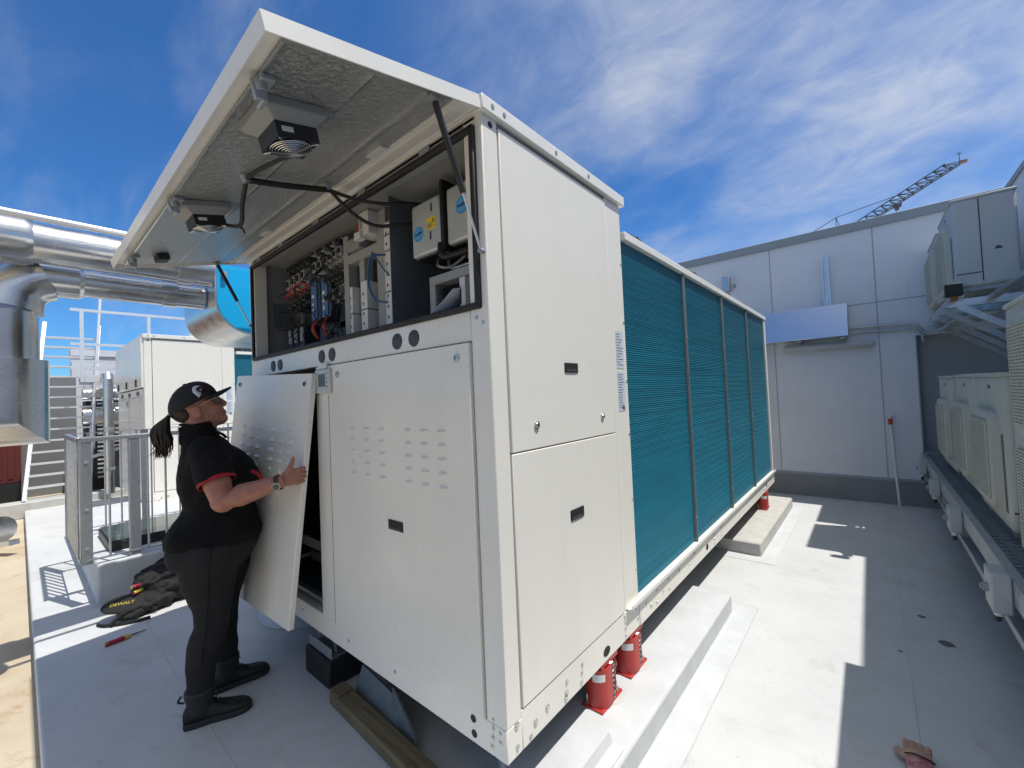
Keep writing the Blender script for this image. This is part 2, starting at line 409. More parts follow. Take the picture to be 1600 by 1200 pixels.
M['seamdirt'] = mat('seam_dirt', (.36, .36, .345), .85, var=.5, vscale=12, c2=(.52, .53, .52))
for pts in ([(.303, -.4), (.305, 1.0), (.302, 2.21), (.02, 2.215)], [(.272, 5.1), (.270, 3.03), (-.2, 3.025)], [(.302, 1.42), (.19, 1.44)], [(1.025, -.9), (1.03, 2.0), (1.022, 5.7)], [(-3.4, -.42), (-2.2, -.44), (-.9, -.43)]):
    g = MB(); g.tube([(pts[i][0] + (pts[i + 1][0] - pts[i][0]) * j / 8 + random.gauss(0, .0008), pts[i][1] + (pts[i + 1][1] - pts[i][1]) * j / 8 + random.gauss(0, .0008), -.0012) for i in range(len(pts) - 1) for j in range(8)] + [(*pts[-1], -.0012)], .0026, 5)
    g.build('seam_line', 'seamdirt', roofm)
for k in range(16):
    x, y = random.uniform(.35, 1.2), random.uniform(.6, 4.8)
    if k > 9: x, y = random.uniform(-3.0, -.9), random.uniform(-.85, -.3)
    a_ = random.uniform(0, 6.28); l_ = random.uniform(.015, .07)
    g = MB(); g.tube(spline([(x, y, -.0006), (x + l_ * math.cos(a_), y + l_ * math.sin(a_), -.0006), (x + 1.8 * l_ * math.cos(a_ + .4), y + 1.8 * l_ * math.sin(a_ + .4), -.0006)], 4), .0013, 4); g.build('scuff_mark', 'seamdirt', roofm)
# dirt marks
def blot(name, x, y, r, label):
    mb = MB(); n = 18
    pts = [(x + r * (0.6 + .5 * random.random()) * math.cos(2 * math.pi * i / n) * 1.3, y + r * (0.6 + .5 * random.random()) * math.sin(2 * math.pi * i / n), .003) for i in range(n)]
    mb.prism(pts, (0, 0, .001)); o = mb.build(name, 'dirtm', smooth=0); return tag(o, label, 'stain', 'dark stains on the roof')
M['dirtm'] = mat('dirt_mark', (.16, .165, .17), .9, var=.5, vscale=30)
blot('stain', 1.20, 2.36, .032, 'largest dark blotch stain on the shaded roof floor')
blot('stain', 1.12, 2.66, .016, 'small dark spot stain beyond the largest blotch')
blot('stain', 1.00, 2.13, .008, 'tiny dark fleck nearest the glove on the shaded floor')

# ------------------------------------------------------------------ plinths
def plinth(name, poly, z, label, mt='memb_up', seams=()):
    mb = MB(); mb.prism([(x, y, -.02) for x, y in poly], (0, 0, z + .02))
    o = mb.build(name, mt, bevel=.012); tag(o, label, 'plinth')
    return o
plinth('plinth', [(-.40, .34), (-.10, .10), (.10, .0), (.165, .06), (.172, 2.07), (-.40, 2.07)], .11, 'low membrane-wrapped plinth under the near end of the chiller')
plinth('plinth', [(-2.2, 3.18), (.15, 3.18), (.16, 5.08), (-2.2, 5.08)], .113, 'bare concrete plinth under the far end of the chiller', 'concrete')
mb = MB(); mb.cyl((-2.32, .42, -.01), (-2.32, .42, .30), .36, .34, 40)
tag(mb.build('roof_curb', 'memb_up', bevel=.02), 'round membrane-wrapped curb behind the lifted panel and the woman', 'curb')
mb = MB(); mb.box((-6.6, -.62, -.02), (-3.70, 3.4, .32))
tag(mb.build('raised_curb', 'memb_up', bevel=.02), 'square membrane-covered upstand below the galvanised railing', 'curb')
mb = MB(); mb.box((.088, .20, .1105), (.15, .50, .114)); mb.prism([(.085, .20, .111), (.10, .20, .111), (.10, .50, .111), (.085, .50, .150), (.085, .20, .150)], (.003, 0, 0))
tag(mb.build('membrane_flap', 'memb_up'), 'loose flap of roof membrane in front of the near spring mount', 'membrane')

# ------------------------------------------------------------------ the packaged unit
XW, ZB, ZT, LY = -2.18, .31, 2.505, 4.95
proto = {}
def bolt_mesh(parent, axis, r=.009, t=.006, mt='screw'):
    key = (axis, r, t, mt)
    if key not in proto:
        mb = MB(); d = Vector(axis) * t
        mb.cyl((0, 0, 0), d * .35, r * 1.5, r * 1.5, 14); mb.cyl(d * .35, d, r, r * .85, 6)
        me = mb.mesh('bolt'); me.materials.append(M[mt]); me.shade_smooth(); me.set_sharp_from_angle(angle=R(30)); proto[key] = me
    return proto[key]
def bolt(parent, pos, axis, r=.009, t=.006, mt='screw', name='bolt'):
    o = bpy.data.objects.new(name, bolt_mesh(parent, axis, r, t, mt)); col.objects.link(o); o.parent = parent
    o.location = Vector(pos) - root_loc(parent); return o
def louvre(mb, x, z, wd=.052, h=.020, y=-.0118, dep=.0065):
    n = 8; ring = []
    base = [(x + wd / 2 * math.cos(2 * math.pi * i / n) * (1 if abs(math.cos(2 * math.pi * i / n)) > .8 else .96), y + .003, z + h / 2 * math.sin(2 * math.pi * i / n)) for i in range(n)]
    top = [(x + (p[0] - x) * .78, y - dep * (.95 if p[2] < z + .004 else .25), z + (p[2] - z) * .62 - .002) for p in base]
    mb.add(base + top, [(i, (i + 1) % n, n + (i + 1) % n, n + i) for i in range(n)] + [tuple(range(n, 2 * n))])
def slot_handle(unit, axis, x0, z0, x1, z1, pos):
    """recessed black grab handle"""
    mb = MB()
    if axis == 'y':
        mb.box((x0, pos - .004, z0), (x1, pos + .02, z1)); mb.box((x0 + .012, pos - .006, z0 + .004), (x1 - .012, pos - .003, z0 + .012), 1)
    else:
        mb.box((pos - .02, x0, z0), (pos + .004, x1, z1)); mb.box((pos + .003, x0 + .012, z0 + .004), (pos + .006, x1 - .012, z0 + .012), 1)
    return mb.build('grab_handle', ['dark', 'compd'], unit, bevel=.002)
def quarter_lock(unit, p, ax):
    mb = MB(); d = Vector(ax)
    p = Vector(p); mb.cyl(p, p + d * .006, .015, .014, 20); mb.cyl(p + d * .006, p + d * .009, .010, .008, 16)
    mb.bar(p + d * .009 + Vector((0, 0, -.006)), p + d * .009 + Vector((0, 0, .006)), .003, .003, ax, 1)
    return mb.build('panel_lock', ['screw', 'dark'], unit)

def fan_top(unit, cx, cy):
    mb = MB(); z0 = 2.33
    rings = []
    for r, z in ((.47, z0 - .01), (.46, z0 + .03), (.425, z0 + .07), (.42, z0 + .19), (.45, z0 + .21)):
        rings.append([Vector((cx + r * math.cos(2 * math.pi * i / 40), cy + r * math.sin(2 * math.pi * i / 40), z)) for i in range(40)])
    mb.loft(rings, cap=False); fo = mb.build('condenser_fan', 'compd', unit)
    gd = MB()
    for k, r in enumerate((.44, .38, .32, .26, .20, .14, .08)):
        z = z0 + .215 + .07 * (1 - (r / .44) ** 2)
        gd.tube([(cx + r * math.cos(2 * math.pi * i / 32), cy + r * math.sin(2 * math.pi * i / 32), z) for i in range(33)], .004, 5)
    for k in range(10):
        a = 2 * math.pi * k / 10
        gd.tube([(cx + r * math.cos(a), cy + r * math.sin(a), z0 + .219 + .07 * (1 - (r / .44) ** 2)) for r in (.45, .35, .2, .03)], .004, 5)
    gd.cyl((cx, cy, z0 + .27), (cx, cy, z0 + .30), .07, .07, 20)
    gd.build('fan_guard', 'compd', fo)
    bl = MB()
    for k in range(5):
        a = 2 * math.pi * k / 5
        bl.add([(cx + .06 * math.cos(a), cy + .06 * math.sin(a), z0 + .12), (cx + .40 * math.cos(a - .2), cy + .40 * math.sin(a - .2), z0 + .10), (cx + .40 * math.cos(a + .3), cy + .40 * math.sin(a + .3), z0 + .16), (cx + .06 * math.cos(a + .7), cy + .06 * math.sin(a + .7), z0 + .15)], [(0, 1, 2, 3)])
    bl.build('fan_blade', 'compd', fo)

def make_unit(loc, label, opened):
    """built at the origin corner (0,0): front y=0, right side x=0; loc moves it"""
    U = thing('chiller_unit', (XW / 2, LY / 2, ZB), label, 'chiller')
    # base beams
    b = MB(); b.box((-.06, 0, ZB), (0, .0775, .4175)); b.box((-.06, .0775, ZB), (0, 1.02, .441)); b.box((-.055, 1.02, ZB), (.004, LY, .441)); b.box((XW, 0, ZB), (XW + .06, .0775, .4175)); b.box((XW, .0775, ZB), (XW + .06, LY, .45))
    b.box((XW + .06, 0, ZB), (-.06, .06, .418)); b.box((XW + .06, LY - .06, ZB), (-.06, LY, .45))
    for yy in (1.2, 2.4, 3.6): b.box((XW + .06, yy, ZB + .02), (-.06, yy + .08, .42))
    b.build('base_frame', 'white2', U, bevel=.004)
    s = MB(); s.box((-.03, .88, .447), (.030, LY - .01, .452)); s.box((.026, .88, .452), (.031, LY - .01, .472)); s.box((-.03, .88, .452), (-.024, LY - .01, .50))
    s.build('drip_edge', 'trim', U, bevel=.0015)
    # corner posts and headers
    p = MB(); p.box((-.0885, 0, .418), (0, .077, 2.46)); p.build('corner_post', 'white2', U, bevel=.004)
    p = MB(); p.box((XW, 0, .418), (XW + .08, .077, 2.46)); p.build('corner_post', 'white2', U, bevel=.004)
    p = MB(); p.box((XW + .08, 0, 1.694), (-.0885, .05, 1.80)); p.build('cross_rail', 'white', U, bevel=.004)
    p = MB(); p.box((XW + .08, 0, 2.425), (-.0885, .06, 2.46)); p.box((XW, 0.0, 2.46), (0, .02, 2.462)); p.build('header_rail', 'cabgrey', U, bevel=.003)
    # roof of the tall end, with folded fascia
    t = MB(); t.box((XW - .018, -.012, 2.458), (.018, 1.045, 2.508)); t.build('roof_fascia', 'trim', U, bevel=.003)
    for y in (.04, .10, .42, .68): bolt(U, (.018, y, 2.484), (1, 0, 0), .006, .004)
    t = MB(); t.cyl((-.001, .042, 2.43), (.0015, .042, 2.43), .011, .011, 16); t.build('plug', 'dark', U)
    # side doors of the tall end (right)
    d = MB(); d.box((-.03, .083, 1.302), (.0035, .858, 2.436)); d.build('upper_side_panel', 'white2', U, bevel=.003)
    d = MB(); d.box((-.03, .083, .446), (.0035, .858, 1.2975)); d.build('lower_side_panel', 'white2', U, bevel=.003)
    d = MB(); d.box((-.03, .862, .446), (0, 1.018, 2.456)); d.build('side_strip', 'white2', U, bevel=.003); d = MB(); d.box((-.03, .0785, 2.44), (-.008, .860, 2.4575)); d.build('header_rail', 'cabgrey', U)
    slot_handle(U, 'x', .43, 1.585, .53, 1.625, .0035); slot_handle(U, 'x', .425, .985, .525, 1.027, .0035)
    quarter_lock(U, (.0035, .226, 1.388), (1, 0, 0)); quarter_lock(U, (.0035, .727, 1.388), (1, 0, 0))
    for z0, z1, nl in ((1.612, 1.80, 12), (1.40, 1.597, 14)):
        q = MB(); q.box((0, .905, z0), (.0015, .985, z1), 0)
        for i in range(nl):
            zz_ = z1 - .014 - i * (z1 - z0 - .02) / nl; q.box((.0012, .910, zz_ - .003), (.0022, .910 + .07 * (.5 + .5 * random.random()), zz_), 1)
        if z0 < 1.5: q.box((.0012, .945, z0 + .006), (.0022, .968, z0 + .026), 1)
        q.build('rating_plate', ['plate', 'ink'], U)
    # seams / screws down the strip
    for z in (.60, .95, 1.28, 1.55, 1.85, 2.15): bolt(U, (0, 1.006, z), (1, 0, 0), .005, .004)
    # left side and rear cladding
    d = MB(); d.box((XW, .08, .45), (XW + .02, 1.02, 2.458)); d.box((XW + .02, 1.0, .45), (-.03, 1.018, 2.458)); d.box((XW, 1.02, .45), (XW + .02, LY - .08, 2.29)); d.box((XW + .05, LY - .03, .45), (-.06, LY - .005, 2.29))
    d.build('rear_cladding', 'white2', U)
    # coil section
    d = MB(); d.box((XW, 1.045, 2.290), (.012, LY, 2.332)); d.build('deck_fascia', 'trim', U, bevel=.003)
    d = MB(); d.box((-.07, LY - .072, .452), (.002, LY, 2.29)); d.box((XW, LY - .08, .452), (XW + .07, LY, 2.29)); d.build('corner_post', 'white2', U, bevel=.003)
    ys = [1.022, 1.985, 2.975, 3.93, 4.876]
    for k in range(4):
        y0, y1 = ys[k] + (.0 if k == 0 else .016), ys[k + 1] - (.016 if k < 3 else 0)
        cbm = MB(); cbm.box((-.05, y0, .453), (-.018, y1, 2.289), 1)
        nf = 150
        for i in range(nf):
            z = .458 + (2.285 - .458) * i / nf
            ww = .0008 * math.sin(i * 1.7)
            cbm.add([(-.018, y0, z), (-.0148 + ww, y0, z + .003), (-.0148 + ww, y0, z + .0075), (-.018, y0, z + .0098), (-.018, y1, z), (-.0148 + ww, y1, z + .003), (-.0148 + ww, y1, z + .0075), (-.018, y1, z + .0098)],
                    [(0, 1, 5, 4), (1, 2, 6, 5), (2, 3, 7, 6)], 0)
        cbm.build('condenser_coil', ['teal', 'teal2'], U, smooth=0)
        if k < 3:
            v = MB(); v.box((-.045, y1, .452), (-.002, y1 + .032, 2.289)); v.box((-.002, y1 + .006, .452), (.003, y1 + .026, 2.289)); v.build('coil_divider', 'divdk', U, bevel=.003)
            for z in (.62, 1.2, 1.85): bolt(U, (.003, y1 + .016, z), (1, 0, 0), .004, .003)
    for i, y in enumerate((1.75, 3.0, 4.25)):
        fan_top(U, -.66, y); fan_top(U, -1.54, y)
    # fasteners along the base
    for y, z in ((.35, .392), (.345, .352), (.34, .314 + .02), (.465, .40), (.46, .37), (.455, .335), (.15, .36), (.22, .37), (.12, .33), (.05, .41), (.05, .34), (.86, .425), (.86, .40), (.86, .37), (.86, .335), (.98, .41), (1.0, .36),
                 (1.10, .39), (1.16, .36), (1.25, .40), (1.24, .345), (1.33, .37), (1.42, .40), (1.42, .35), (1.60, .39), (1.78, .37), (1.9, .40), (2.35, .40), (2.35, .37), (2.35, .34), (2.55, .40), (2.55, .37), (2.55, .34), (4.3, .40), (4.3, .36), (4.55, .40), (4.55, .36)):
        bolt(U, (.004 if y > 1.02 else 0, y, z), (1, 0, 0), random.choice((.006, .008, .0055)), .006)
    for y, z, a in ((.67, .352, .030), (2.17, .36, .026), (4.45, .37, .02)):
        h = MB(); h.prism([(.0015 if y < 1 else .0055, y + a * math.cos(t * math.pi / 8), z + .020 * math.sin(t * math.pi / 8)) for t in range(16)], (-.012, 0, 0)); h.build('lifting_hole', 'dark', U)
    for x, z in ((-.154, .392), (-.152, .342)):
        h = MB(); h.prism([(x + .013 * math.cos(t * math.pi / 10), -.0015, z + .013 * math.sin(t * math.pi / 10)) for t in range(20)], (0, .01, 0)); h.build('drain_hole', 'dark', U)
    for x, z in ((-.06, .40), (-.03, .40), (-.065, .37), (-.03, .37), (-.07, .34), (-.62, .37), (-1.0, .37), (-1.5, .37), (-.06, 1.77), (-.03, 1.75), (-.06, .43)): bolt(U, (x, 0, z), (0, -1, 0), .005, .004)
    # vent grommets on the cross rail
    for x in (-.41, -.523, -1.076, -1.184, -1.713, -1.817):
        h = MB(); h.cyl((x, .001, 1.742), (x, -.004, 1.742), .034, .032, 28); h.cyl((x, -.004, 1.742), (x, -.0055, 1.742), .027, .024, 24); h.build('vent_cap', 'compd', U)
    # front doors
    dr = MB(); dr.box((-1.236, -.011, .423), (-.0925, .012, 1.689))
    for i in range(5):
        for k in range(3): louvre(dr, -.877 + k * .117, 1.383 - i * .051); louvre(dr, -.458 + k * .103, 1.383 - i * .051)
    dr.build('front_door', 'white', U, bevel=.0025)
    fl = MB(); fl.box((-1.105, -.0125, .427), (-1.101, -.010, 1.54)); fl.build('door_fold', 'cabgrey', U)
    quarter_lock(U, (-1.005, -.011, 1.638), (0, -1, 0)); quarter_lock(U, (-.155, -.011, 1.64), (0, -1, 0))
    slot_handle(U, 'y', -.612, .968, -.512, 1.008, -.011)
    dp = MB(); dp.box((-1.215, -.028, 1.552), (-1.06, -.010, 1.672)); dpo = dp.build('control_display', 'lcdb', U, bevel=.006)
    dp = MB(); dp.box((-1.172, -.0295, 1.585), (-1.102, -.027, 1.648)); dp.build('screen', 'lcd', dpo)
    dp = MB(); dp.box((-1.19, -.020, 1.676), (-1.10, -.0105, 1.70)); dp.build('name_tag', 'wplast', dpo)
    dp = MB()
    for sx in (-1.198, -1.085):
        for i in range(4): dp.box((sx - .009, -.0292, 1.578 + i * .022), (sx + .009, -.0278, 1.588 + i * .022))
    dp.build('key_pad', 'trunk', dpo)
    if not opened:
        d2 = MB(); d2.box((-2.096, -.011, .423), (-1.241, .012, 1.689))
        for i in range(5):
            for k in range(3): louvre(d2, -1.95 + k * .117, 1.383 - i * .051); louvre(d2, -1.55 + k * .103, 1.383 - i * .051)
        d2.build('front_door', 'white', U, bevel=.0025)
        lid = MB(); lid.box((XW + .01, -.03, 1.81), (-.01, -.002, 2.45)); lid.build('cabinet_lid', 'white', U, bevel=.004)
        for x in (-.35, -1.1, -1.85):
            q = MB(); q.box((x - .02, -.045, 1.83), (x + .02, -.03, 1.93)); q.build('lid_latch', 'compd', U, bevel=.003)
    else:
        fit_cabinet(U)
    U.location = Vector(U.location) + Vector(loc)
    return U

def fit_cabinet(U):
    # --- compressor bay behind the missing door
    c = MB()
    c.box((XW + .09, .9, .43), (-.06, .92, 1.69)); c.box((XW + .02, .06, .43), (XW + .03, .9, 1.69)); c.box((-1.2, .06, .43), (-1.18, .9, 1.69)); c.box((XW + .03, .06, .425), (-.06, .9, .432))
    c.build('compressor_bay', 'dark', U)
    c = MB(); c.box((-1.95, .25, .47), (-1.3, .75, .53)); c.box((-1.95, .18, .60), (-1.25, .22, .66)); c.cyl((-1.62, .5, .53), (-1.62, .5, 1.05), .17, .17, 24); c.ell((-1.62, .5, 1.05), .17, .17, .09)
    c.tube(spline([(-1.62, .38, 1.0), (-1.55, .2, 1.1), (-1.36, .18, 1.2), (-1.3, .3, 1.5)]), .02, 8)
    c.build('compressor', 'compd', U)
    c = MB(); c.box((-2.1, .02, .455), (-1.24, .05, .475)); c.build('sill_rail', 'divider', U); c = MB(); c.box((-2.1, .06, 1.66), (-1.24, .10, 1.672)); c.build('head_rail', 'divider', U)
    # --- electrical cabinet
    x0, x1, z0, z1 = XW + .055, -.032, 1.805, 2.425
    k = MB(); yb = .56
    k.box((x0, .05, z0 - .01), (x1, yb, z0)); k.box((x0, .0, z1 + .02), (x1, yb, z1 + .03)); k.box((x0 - .01, .0, z0), (x0, yb, z1 + .02)); k.box((x1, .05, z0), (x1 + .01, yb, z1 + .02))
    k.box((x0, yb, z0), (x1, yb + .01, z1 + .02)); k.box((x0, .30, z0), (-.70, .305, z1 + .02))
    k.build('cabinet_liner', 'cabgrey', U)
    gk = MB(); a = .016
    for (p, q) in (((x0, -.004, z1 - .01), (x1, -.004, z1 - .01)), ((x0, -.004, z0 + .004), (x1, -.004, z0 + .004)), ((x0 + .008, -.004, z0), (x0 + .008, -.004, z1)), ((x1 - .010, -.004, z0), (x1 - .010, -.004, z1))):
        gk.bar(p, q, .022, .024, (0, 1, 0))
    gk.build('door_gasket', 'rubber', U, bevel=.006)
    dv = MB(); dv.box((-.700, .10, z0), (-.696, .555, z1 + .018)); dv.build('divider_plate', 'divider', U)
    # inverters
    for xa, xb in ((-.600, -.400), (-.362, -.135)):
        iv = MB(); iv.box((xa, .15, 2.135), (xb, .42, 2.372)); io = iv.build('inverter', 'invert', U, bevel=.012, seg=3)
        g_ = MB(); nn = 12
        for i in range(nn): xx = xa + .02 + i * (xb - xa - .04) / nn; g_.box((xx, .17, 2.126), (xx + .008, .40, 2.1355))
        g_.build('vent_grille', 'dark', io)
        for xx, zz_ in ((xa + .14, 2.31), (xa + .13, 2.19)): g_ = MB(); g_.box((xx, .1475, zz_), (xx + .007, .1505, zz_ + .035)); g_.build('vent_slot', 'dark', io)
        for xx in (xa + .012, xb - .012): bolt(io, (xx, .15, 2.355), (0, -1, 0), .003, .002)
        cxs = xa + (.05 if xa < -.5 else .095); czs = 2.235 if xa < -.5 else 2.275; rr = .034 if xa < -.5 else .036
        st = MB(); st.cyl((cxs, .1502, czs), (cxs, .149, czs), rr, rr, 32); st.cyl((cxs, .1491, czs), (cxs, .1486, czs), rr * .86, rr * .86, 32, 1); st.cyl((cxs, .1487, czs), (cxs, .1482, czs), rr * .80, rr * .80, 32, 0)
        st.box((cxs - rr * .62, .1476, czs - .005), (cxs + rr * .35, .1483, czs + .004), 1); st.box((cxs + rr * .05, .1475, czs - .001), (cxs + rr * .70, .1483, czs + .0085), 1)
        st.build('sticker', ['sblue', 'sdark'], io, label='round blue sticker')
    st = MB(); st.box((-.490, .1480, 2.235), (-.432, .1502, 2.285)); st.prism([(-.452, .1474, 2.262), (-.436, .1474, 2.262), (-.444, .1474, 2.280)], (0, .001, 0), 1)
    for i in range(4): st.box((-.486, .1474, 2.241 + i * .006), (-.458 + .01 * (i % 2), .1481, 2.244 + i * .006), 1)
    st.build('warning_label', ['syel', 'ink'], U, label='yellow warning sticker with triangle')
    st = MB(); st.box((-.393, .14, 2.12), (-.371, .30, 2.42)); st.build('cable_trunk', 'rubber', U, bevel=.006)
    st = MB(); st.tube(spline([(-.39, .14, 2.15), (-.385, .135, 2.10), (-.35, .14, 2.085), (-.26, .16, 2.09), (-.16, .2, 2.10)]), .014, 8); st.build('cable_loom', 'rubber', U)
    st = MB()
    st.tube(spline([(-.50, .22, 2.13), (-.46, .18, 2.08), (-.40, .2, 2.065), (-.33, .22, 2.10)]), .006, 6); st.tube(spline([(-.46, .24, 2.13), (-.40, .2, 2.06), (-.30, .19, 2.05), (-.2, .2, 2.055)]), .006, 6)
    st.tube(spline([(-.30, .2, 2.12), (-.26, .17, 2.07), (-.25, .2, 2.0)]), .004, 6); st.build('grey_cable', 'galvd', U)
    # lower right trunking frame, white module
    tr = MB(); tr.box((-.475, .14, 1.985), (-.05, .20, 2.022)); tr.box((-.475, .14, 1.81), (-.440, .20, 1.985)); tr.box((-.05, .14, 1.81), (-.04, .2, 2.02)); tr.build('trunking', 'trunk', U, bevel=.002)
    tr = MB()
    for i in range(14): tr.box((-.436, .15, 1.82 + i * .011), (-.40, .19, 1.824 + i * .011))
    tr.build('slotted_duct', 'compd', U)
    tr = MB(); tr.box((-.245, .10, 1.815), (-.215, .20, 1.965)); tr.box((-.244, .098, 1.86), (-.236, .101, 1.93), 1); tr.build('terminal_module', ['wplast', 'dark'], U, bevel=.002)
    tr = MB(); tr.box((-.195, .12, 1.812), (-.06, .2, 1.955)); tr.build('relay_case', 'comp', U, bevel=.004)
    # left half: trunking, drives, contactors
    tr = MB(); Y = .15
    tr.box((-1.215, Y, 1.81), (-1.165, .24, 2.405)); tr.box((-1.165, Y, 2.245), (-.88, .24, 2.292)); tr.box((-1.06, Y + .003, 1.81), (-1.012, .24, 2.245)); tr.box((-.885, Y - .002, 1.81), (-.805, .24, 2.44))
    tr.build('trunking', 'trunk', U, bevel=.002)
    tr = MB()
    for xa, xb, za, zb in ((-1.163, -1.062, 1.81, 2.24), (-1.01, -.888, 1.81, 2.24), (-.803, -.755, 1.81, 2.42)):
        i = za
        while i < zb: tr.box((xa, .20, i), (xb, .235, i + .005)); i += .0115
        tr.box((xa, .236, za), (xb, .25, zb))
    tr.build('slotted_duct', 'compd', U)
    wr = MB()
    for k in range(46):
        z = random.choice((2.0, 2.05, 1.95, 1.9)) + random.uniform(-.07, .11); xa = random.choice((-1.15, -1.15, -.79))
        wr.tube([(xa, .195, z), (xa + .04, .185, z + .002), (xa + (.085 if xa < -1 else .035), .195, z - .004)], .0022, 5)
    wr.tube(spline([(-1.12, .185, 2.0), (-1.10, .18, 1.92), (-1.11, .185, 1.86)]), .003, 5); wr.build('wire_bundle', 'redw', U, label='red control wires')
    wr = MB(); wr.tube(spline([(-.76, .12, 2.19), (-.80, .06, 2.17), (-.84, .07, 2.06), (-.80, .08, 1.98), (-.75, .11, 1.96)]), .005, 7); wr.tube(spline([(-.84, .1, 2.19), (-.8, .07, 2.2), (-.76, .1, 2.12), (-.73, .12, 2.08)]), .004, 6)
    wr.build('wire_loop', 'bluew', U, label='blue cable loop')
    for x_, za, zb, dd in ((-1.083, 1.815, 2.10, .013), (-.958, 1.815, 2.105, .028), (-.742, 1.815, 2.20, .026), (-.742, 2.21, 2.34, .026)):
        t_ = MB(); t_.box((x_ - dd, .115, za), (x_ + dd, .2, zb)); n = int((zb - za) / .05)
        for i in range(n): t_.box((x_ - dd * .5, .1135, za + .02 + i * .05), (x_ - dd * .1, .1155, za + .034 + i * .05), 1)
        t_.box((x_ - dd - .002, .112, (za + zb) / 2), (x_ + dd + .002, .2, (za + zb) / 2 + .005), 1)
        t_.build('terminal_module', ['wplast', 'compd'], U, bevel=.002)
    t_ = MB(); t_.box((-.965, .10, 2.325), (-.875, .22, 2.44)); t_.box((-.985, .085, 2.31), (-.93, .12, 2.345)); t_.box((-.955, .098, 2.36), (-.93, .1015, 2.42), 1); t_.build('power_supply', ['wplast', 'comp'], U, bevel=.004)
    t_ = MB(); t_.box((-1.15, .13, 2.30), (-1.02, .24, 2.36)); t_.build('relay_case', 'comp', U, bevel=.004)
    t_ = MB(); t_.box((-1.04, .14, 2.365), (-.99, .2, 2.40)); t_.tube(spline([(-1.03, .13, 2.38), (-.99, .11, 2.40), (-.97, .12, 2.37)]), .004, 6, 1); t_.build('fuse_block', ['compd', 'redw'], U)
    for x_ in (-1.604, -1.471):
        d = MB(); d.box((x_, .15, 2.0), (x_ + .105, .29, 2.225)); do = d.build('motor_drive', 'drivedark', U, bevel=.003)
        f = MB(); f.box((x_ - .001, .143, 2.01), (x_ + .072, .152, 2.228)); f.box((x_ + .01, .138, 2.0), (x_ + .05, .145, 2.03)); f.build('front_cover', 'drive', do, bevel=.003)
        for q0, q1, q2, q3 in ((.015, 2.135, .045, 2.155), (.02, 2.045, .036, 2.070), (.018, 2.09, .036, 2.105)):
            f = MB(); f.box((x_ + q0, .1415, q1), (x_ + q2, .1435, q3)); f.build('marking', 'wplast', do)
        f = MB()
        for i in range(4): f.tube(spline([(x_ + .03 + i * .009, .16, 2.005), (x_ + .026 + i * .01, .13, 1.95), (x_ + .03 + i * .008, .16, 1.89)]), .0032, 6, i % 2)
        f.build('motor_cable', ['copper', 'redw'], do)
    d = MB(); d.box((-1.372, .20, 1.93), (-1.225, .29, 2.22)); d.build('filter_case', 'drivedark', U, bevel=.003)
    def contactor(x, z, wd=.06, hh=.075, mt='comp'):
        d = MB(); d.box((x, .17, z), (x + wd, .29, z + hh)); d.box((x + .006, .14, z + hh * .2), (x + wd - .006, .17, z + hh * .85)); d.box((x + wd * .3, .132, z + hh * .35), (x + wd * .7, .14, z + hh * .7), 1)
        for q in range(3): d.cyl((x + wd * (.2 + .3 * q), .16, z + hh * .93), (x + wd * (.2 + .3 * q), .172, z + hh * .93), .006, .006, 8, 2)
        d.build('contactor', [mt, 'dark', 'screw'], U, bevel=.002)
    for i in range(4): contactor(-1.955 + i * .072, 2.235 + i * .006, .064, .10)
    for i in range(4): contactor(-1.93 + i * .066, 2.115 + i * .006, .056, .06, 'compd')
    for i in range(2): contactor(-1.575 + i * .064, 2.265, .060, .095)
    for i in range(4): contactor(-1.43 + i * .055, 2.285 + i * .005, .05, .075)
    for i in range(3):
        d = MB(); d.box((-1.965 + i * .085, .15, 1.865), (-1.90 + i * .085, .29, 2.0)); d.box((-1.95 + i * .085, .146, 1.90), (-1.905 + i * .085, .151, 1.99), 1); d.build('circuit_breaker', ['drivedark', 'comp'], U, bevel=.003)
    d = MB(); d.box((-2.06, .292, 1.83), (-1.22, .298, 2.43)); d.build('mounting_plate', 'compd', U)
    for i in range(7): contactor(-1.42 + i * .026, 2.06 + .003 * i, .022, .085, 'compd' if i % 3 else 'comp')
    for i in range(5): contactor(-1.43 + i * .042, 2.175, .036, .06, 'compd')
    for i in range(5): contactor(-1.95 + i * .07, 2.345, .058, .07, 'compd')
    for i in range(6): contactor(-1.57 + i * .056, 2.375, .048, .045, 'compd' if i % 2 else 'comp')
    d = MB(); d.box((-1.62, .2, 1.86), (-1.23, .285, 1.97)); d.build('terminal_module', 'drivedark', U, bevel=.003)
    wr = MB()
    for i in range(40):
        xa = random.uniform(-1.98, -1.26); za = random.uniform(1.95, 2.36)
        wr.tube(spline([(xa, .16, za), (xa + random.uniform(-.05, .05), random.uniform(.10, .14), za - random.uniform(.02, .07)), (xa + random.uniform(-.08, .08), .16, za - random.uniform(.06, .12))], 5), random.choice((.0022, .003, .0038)), 5)
    wr.build('cable_loom', 'rubber', U)
    d = MB(); d.box((-2.02, .17, 1.84), (-1.62, .29, 1.862)); d.box((-1.9, .2, 1.805), (-1.86, .24, 1.84)); d.build('din_rail', 'galvd', U)
    for i in range(8):
        xx = -1.99 + i * .042; wr = MB()
        wr.tube(spline([(xx + .04, .16, 2.10), (xx, .10, 2.07), (xx - .02, .09, 2.03), (xx + .01, .11, 1.995), (xx + .05, .16, 1.99)]), .0045, 6); wr.build('cable_loop', 'rubber', U)
    wr = MB()
    for i in range(5): wr.tube(spline([(-1.92 + i * .066, .15, 2.18), (-1.90 + i * .066, .12, 2.205), (-1.86 + i * .066, .14, 2.215)]), .0035, 6)
